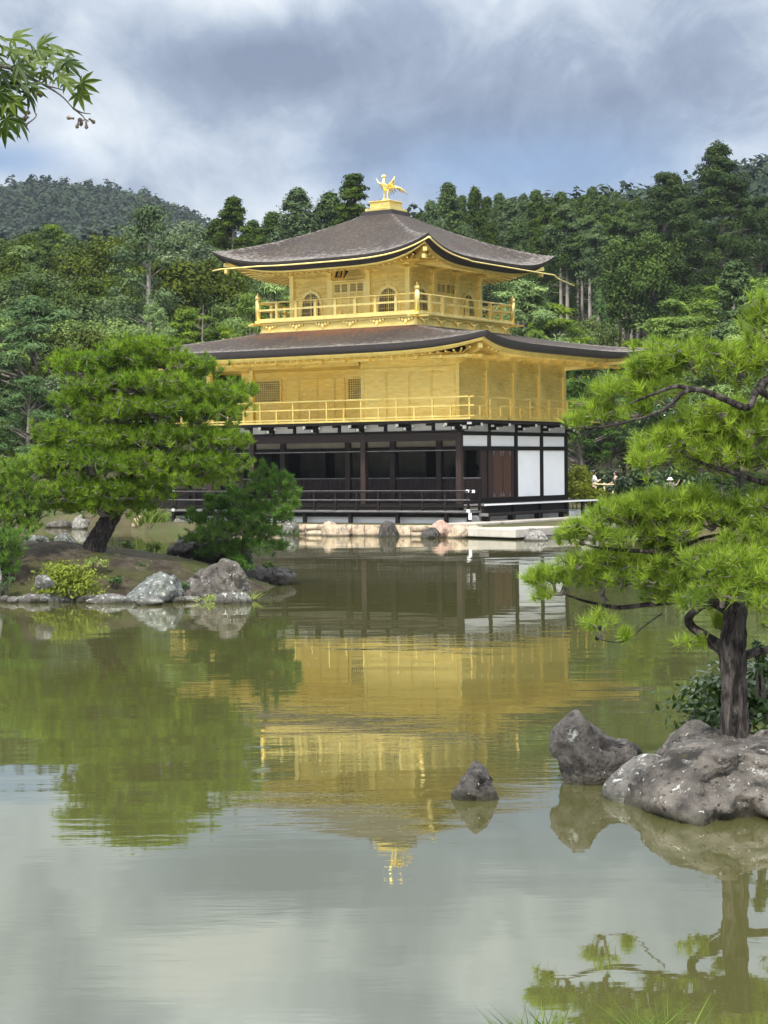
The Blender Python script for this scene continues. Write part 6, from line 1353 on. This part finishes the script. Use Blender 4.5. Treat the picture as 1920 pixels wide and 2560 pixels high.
# --- visitors, rail, stone block
def person(label, x, feet_z, Y, h, shirt, trousers, turn, pose, hat=None):
    p = at_y(x, 1000, Y); root = empty('person', (p.x, Y, feet_z), turn, label, 'person'); k = h/1.70
    def skin(nm, chain, mat, sub=2):
        """chain: list of (parent index, (x,y,z), radius)"""
        me = bpy.data.meshes.new(nm); me.from_pydata([tuple(c*k for c in q[1]) for q in chain], [(q[0],i) for i, q in enumerate(chain) if q[0] is not None], [])
        o = link(nm, me, mat, root); md = o.modifiers.new('skin','SKIN'); me.skin_vertices.new() if not me.skin_vertices else None
        for i, q in enumerate(chain):
            r_ = q[2] if isinstance(q[2], tuple) else (q[2],q[2]); me.skin_vertices[0].data[i].radius = (r_[0]*k, r_[1]*k)
        me.skin_vertices[0].data[0].use_root = True
        o.modifiers.new('sub','SUBSURF').levels = 1; o.modifiers['sub'].render_levels = 1
        for poly in me.polygons: poly.use_smooth = True
        return o
    el, ha = pose        # elbow and hand offsets for right arm; left arm mirrors unless given
    body = [(None,(0,0,0.92),(0.13,0.10)),(0,(0,0.01,1.12),(0.12,0.09)),(1,(0,0.0,1.36),(0.15,0.09)),(2,(0,0.0,1.47),0.05),(3,(0,-0.02,1.57),(0.078,0.09)),(4,(0,-0.025,1.66),(0.07,0.085)),
            (2,(0.17,0,1.38),0.05),(6,el[0],0.04),(7,ha[0],0.03),(8,tuple(Vector(ha[0])+(Vector(ha[0])-Vector(el[0])).normalized()*0.09),0.025),
            (2,(-0.17,0,1.38),0.05),(10,el[1],0.04),(11,ha[1],0.03),(12,tuple(Vector(ha[1])+(Vector(ha[1])-Vector(el[1])).normalized()*0.09),0.025),
            (0,(0.09,0,0.86),0.085),(14,(0.10,-0.01,0.47),0.055),(15,(0.10,0.02,0.08),0.04),(16,(0.11,-0.12,0.035),0.035),
            (0,(-0.09,0,0.86),0.085),(18,(-0.10,-0.01,0.47),0.055),(19,(-0.10,0.02,0.08),0.04),(20,(-0.11,-0.12,0.035),0.035),(4,(0,-0.105,1.575),0.016)]
    skin('body', body, M['skin'])
    skin('shirt', [(None,(0,0,0.90),(0.16,0.12)),(0,(0,0.01,1.12),(0.145,0.112)),(1,(0,0,1.36),(0.165,0.11)),(2,(0,0,1.43),0.07),(2,(0.18,0,1.38),0.068),(4,tuple(Vector((0.18,0,1.38)).lerp(Vector(el[0]),0.8)),0.058),(2,(-0.18,0,1.38),0.068),(6,tuple(Vector((-0.18,0,1.38)).lerp(Vector(el[1]),0.8)),0.058)], M[shirt])
    skin('trousers', [(None,(0,0,0.93),(0.15,0.115)),(0,(0.09,0,0.84),0.10),(1,(0.10,-0.01,0.47),0.078),(2,(0.10,0.02,0.11),0.062),(0,(-0.09,0,0.84),0.10),(4,(-0.10,-0.01,0.47),0.078),(5,(-0.10,0.02,0.11),0.062)], M[trousers])
    hb = MB()
    if hat: hb.lathe((0,-0.01*k,1.60*k), [(0,0.15*k),(0.09*k,0.14*k),(0.115*k,0.06*k),(0.18*k,0.02*k),(0.18*k,0.01*k),(0.10*k,0.03*k)], 12); hb.build('hat', M[hat], root)
    else:
        hb.lathe((0,0.015*k,1.49*k), [(0,0),(0.06*k,0.0),(0.098*k,0.08*k),(0.105*k,0.15*k),(0.085*k,0.22*k),(0.04*k,0.25*k),(0,0.255*k)], 12)
        hb.tube([(0,0.09*k,1.62*k),(0,0.15*k,1.56*k),(0,0.15*k,1.36*k)],[0.035*k,0.035*k,0.012*k],7); hb.build('hair', M['hair'], root)
    return root
M['skin'] = nmat('skin', [(0.3,(0.50,0.33,0.25)),(0.7,(0.60,0.42,0.32))], 5, 3, 0.5)
M['hair'] = nmat('black_hair', [(0.3,(0.010,0.009,0.009)),(0.7,(0.025,0.022,0.020))], 20, 4, 0.4)
M['cloth_white'] = nmat('white_cloth', [(0.3,(0.70,0.70,0.72)),(0.7,(0.80,0.80,0.80))], 6, 4, 0.8)
M['cloth_dark'] = nmat('dark_cloth', [(0.3,(0.015,0.017,0.024)),(0.7,(0.035,0.038,0.048))], 6, 4, 0.8)
M['cloth_pale'] = nmat('pale_green_cloth', [(0.3,(0.30,0.38,0.36)),(0.7,(0.45,0.52,0.50))], 6, 4, 0.8)
Yp = 88.0; fz = gz(10, 88)
person('person in a white shirt with black tied hair looking at a phone beside the pavilion', 1283, fz+0.05, Yp, 1.62, 'cloth_white', 'cloth_dark', math.radians(100), ([(0.24,-0.06,1.14),(-0.24,-0.08,1.14)],[(0.10,-0.28,1.24),(-0.06,-0.28,1.24)]))
person('person in dark clothes leaning over behind the grey green shrub', 1330, fz+0.0, Yp+0.8, 1.62, 'cloth_dark', 'cloth_dark', math.radians(-70), ([(0.25,-0.06,1.14),(-0.25,-0.08,1.14)],[(0.16,-0.30,1.10),(-0.16,-0.28,1.10)]))
person('person in pale clothes and a white hat with one arm raised behind the hedge', 1447, fz-0.32, Yp+0.4, 1.60, 'cloth_pale', 'cloth_dark', math.radians(40), ([(0.34,-0.12,1.36),(-0.24,-0.05,1.14)],[(0.36,-0.26,1.56),(-0.20,-0.2,1.0)]), 'cloth_white')
def bamboo(label, segs, Y):
    a = at_y(*segs[0], Y); root = empty('bamboo_rail', a, 0, label, 'fence'); mb = MB()
    b = at_y(*segs[1], Y); mb.tube([(0,0,0), tuple(b-a)], 0.04, 8); mb.build('rail', M['bamboo'], root)
    n = 4
    for i in range(n):
        q = (b-a)*(i+0.5)/n; MB().tube([(q.x,0.05,q.z+0.08),(q.x,0.05,gz(a.x+q.x,Y)-a.z-0.1)],0.04,7).build('rail_post', M['bamboo'], root)
M['bamboo'] = nmat('dry_bamboo', [(0.3,(0.42,0.34,0.17)),(0.7,(0.58,0.50,0.28))], 6, 3, 0.5)
bamboo('yellow bamboo rail in front of the white shirted visitor', ((1278,1046),(1352,1048)), 87.0)
bamboo('lower pale rail behind the pale green shrub', ((1300,1066),(1378,1067)), 86.0)
bamboo('short pale rail close to the pavilion right wall', ((1216,1064),(1250,1066)), 86.5)
bamboo('pale rail under the squared stone block', ((1420,1067),(1462,1067)), 86.2)
sb = MB().box(-0.24,0.24,-0.2,0.2,-0.6,0.62).box(-0.28,0.28,-0.24,0.24,-0.6,-0.25); p = at_y(1445,1054,86.5)
o = sb.build('stone_block', M['rock_pale'], bevel=0.04); o.location = (p.x,86.5,p.z-0.38); tag(o, 'squared pale stone block below the visitor with a raised arm', 'stone block')
M['gravel'] = nmat('pale_gravel', [(0.3,(0.20,0.19,0.17)),(0.7,(0.34,0.32,0.29))], 8, 8, 0.9, 0, 0.4, 30)
gv = link('gravel_yard', npmesh('gravel_yard', [pav(x,y,gz(*pv2(x,y))+0.03)[:] for x, y in ((5.8,6.8),(9,7.8),(11,11),(2,11.5),(2,9.7),(5.8,9.7))], [(0,1,2,3,4,5)]), M['gravel']); tag(gv, kind='structure')

# --- wooded hills far behind
def hillside(name, label, n, box, seed, keep):
    rg = np.random.default_rng(seed); X = rg.uniform(box[0],box[1],n); Y = rg.uniform(box[2],box[3],n); k = keep(X,Y); X, Y = X[k], Y[k]; Z = land(X, Y); n = len(X)
    R_ = 1.3+2.9*rg.random(n)**1.6*np.where(Y > 550, 1.1, 0.8); Cn = np.stack([X,Y,Z+R_*1.1],-1)
    pk = rg.random(n) < 0.25
    m = 40; d = unit(rg.normal(size=(n,m,3))+np.array([0,-0.25,0.7])); r = 0.75+0.3*rg.random((n,m,1))
    sc = np.stack([np.where(pk,0.6,1.0),np.where(pk,0.6,1.0),np.where(pk,1.7,1.0)],-1)
    P = (Cn[:,None,:]+d*r*R_[:,None,None]*sc[:,None,:]).reshape(-1,3); D = d.reshape(-1,3)
    big = np.array([noise.noise(Vector((x*0.03,y*0.03,2.0))) for x, y in zip(X,Y)]); ti = np.repeat(np.clip(rg.normal(0.45,0.25,n)+0.5*big,0,1), m)*0.75+0.25*rg.random(n*m)
    v, f, t = leafcards(P, D+rg.normal(size=P.shape)*0.3, (np.repeat(R_,m)*0.22)*(0.7+0.6*rg.random(n*m)), 0.7, rg, ti)
    tag(link(name, npmesh(name, v, f, t), M['hill_leaves']), label, 'forest', None, 'stuff')
hillside('hill_forest', 'dense dark green forest covering the far left hill', 9000, (-230,-20,560,760), 3, lambda X, Y: (X/Y > -0.25) & (X/Y < -0.07))
hillside('hill_forest', 'dense green forest covering the right hill', 6500, (10,170,240,520), 4, lambda X, Y: (X/Y > 0.05) & (X/Y < 0.27))
hillside('slope_forest', 'dark wood filling the slope behind the nearer trees', 4200, (-60,70,196,300), 5, lambda X, Y: (X/Y > -0.24) & (X/Y < 0.24))
# --- the air between
hz = MB().box(-300,300,-70,860,-4,125); 
m_ = bpy.data.materials.new('haze'); m_.use_nodes = True; m_.node_tree.nodes.clear(); N_ = m_.node_tree.nodes
ho = N_.new('ShaderNodeOutputMaterial'); pvn = N_.new('ShaderNodeVolumePrincipled'); pvn.inputs['Color'].default_value = (0.78,0.88,1.0,1); pvn.inputs['Density'].default_value = 0.00010; pvn.inputs['Anisotropy'].default_value = 0.0
m_.node_tree.links.new(pvn.outputs[0], ho.inputs['Volume']); M['haze'] = m_
HAZE = True
if HAZE:
    tag(hz.build('haze', m_), 'faint blue haze over the whole garden', 'haze', None, 'stuff')
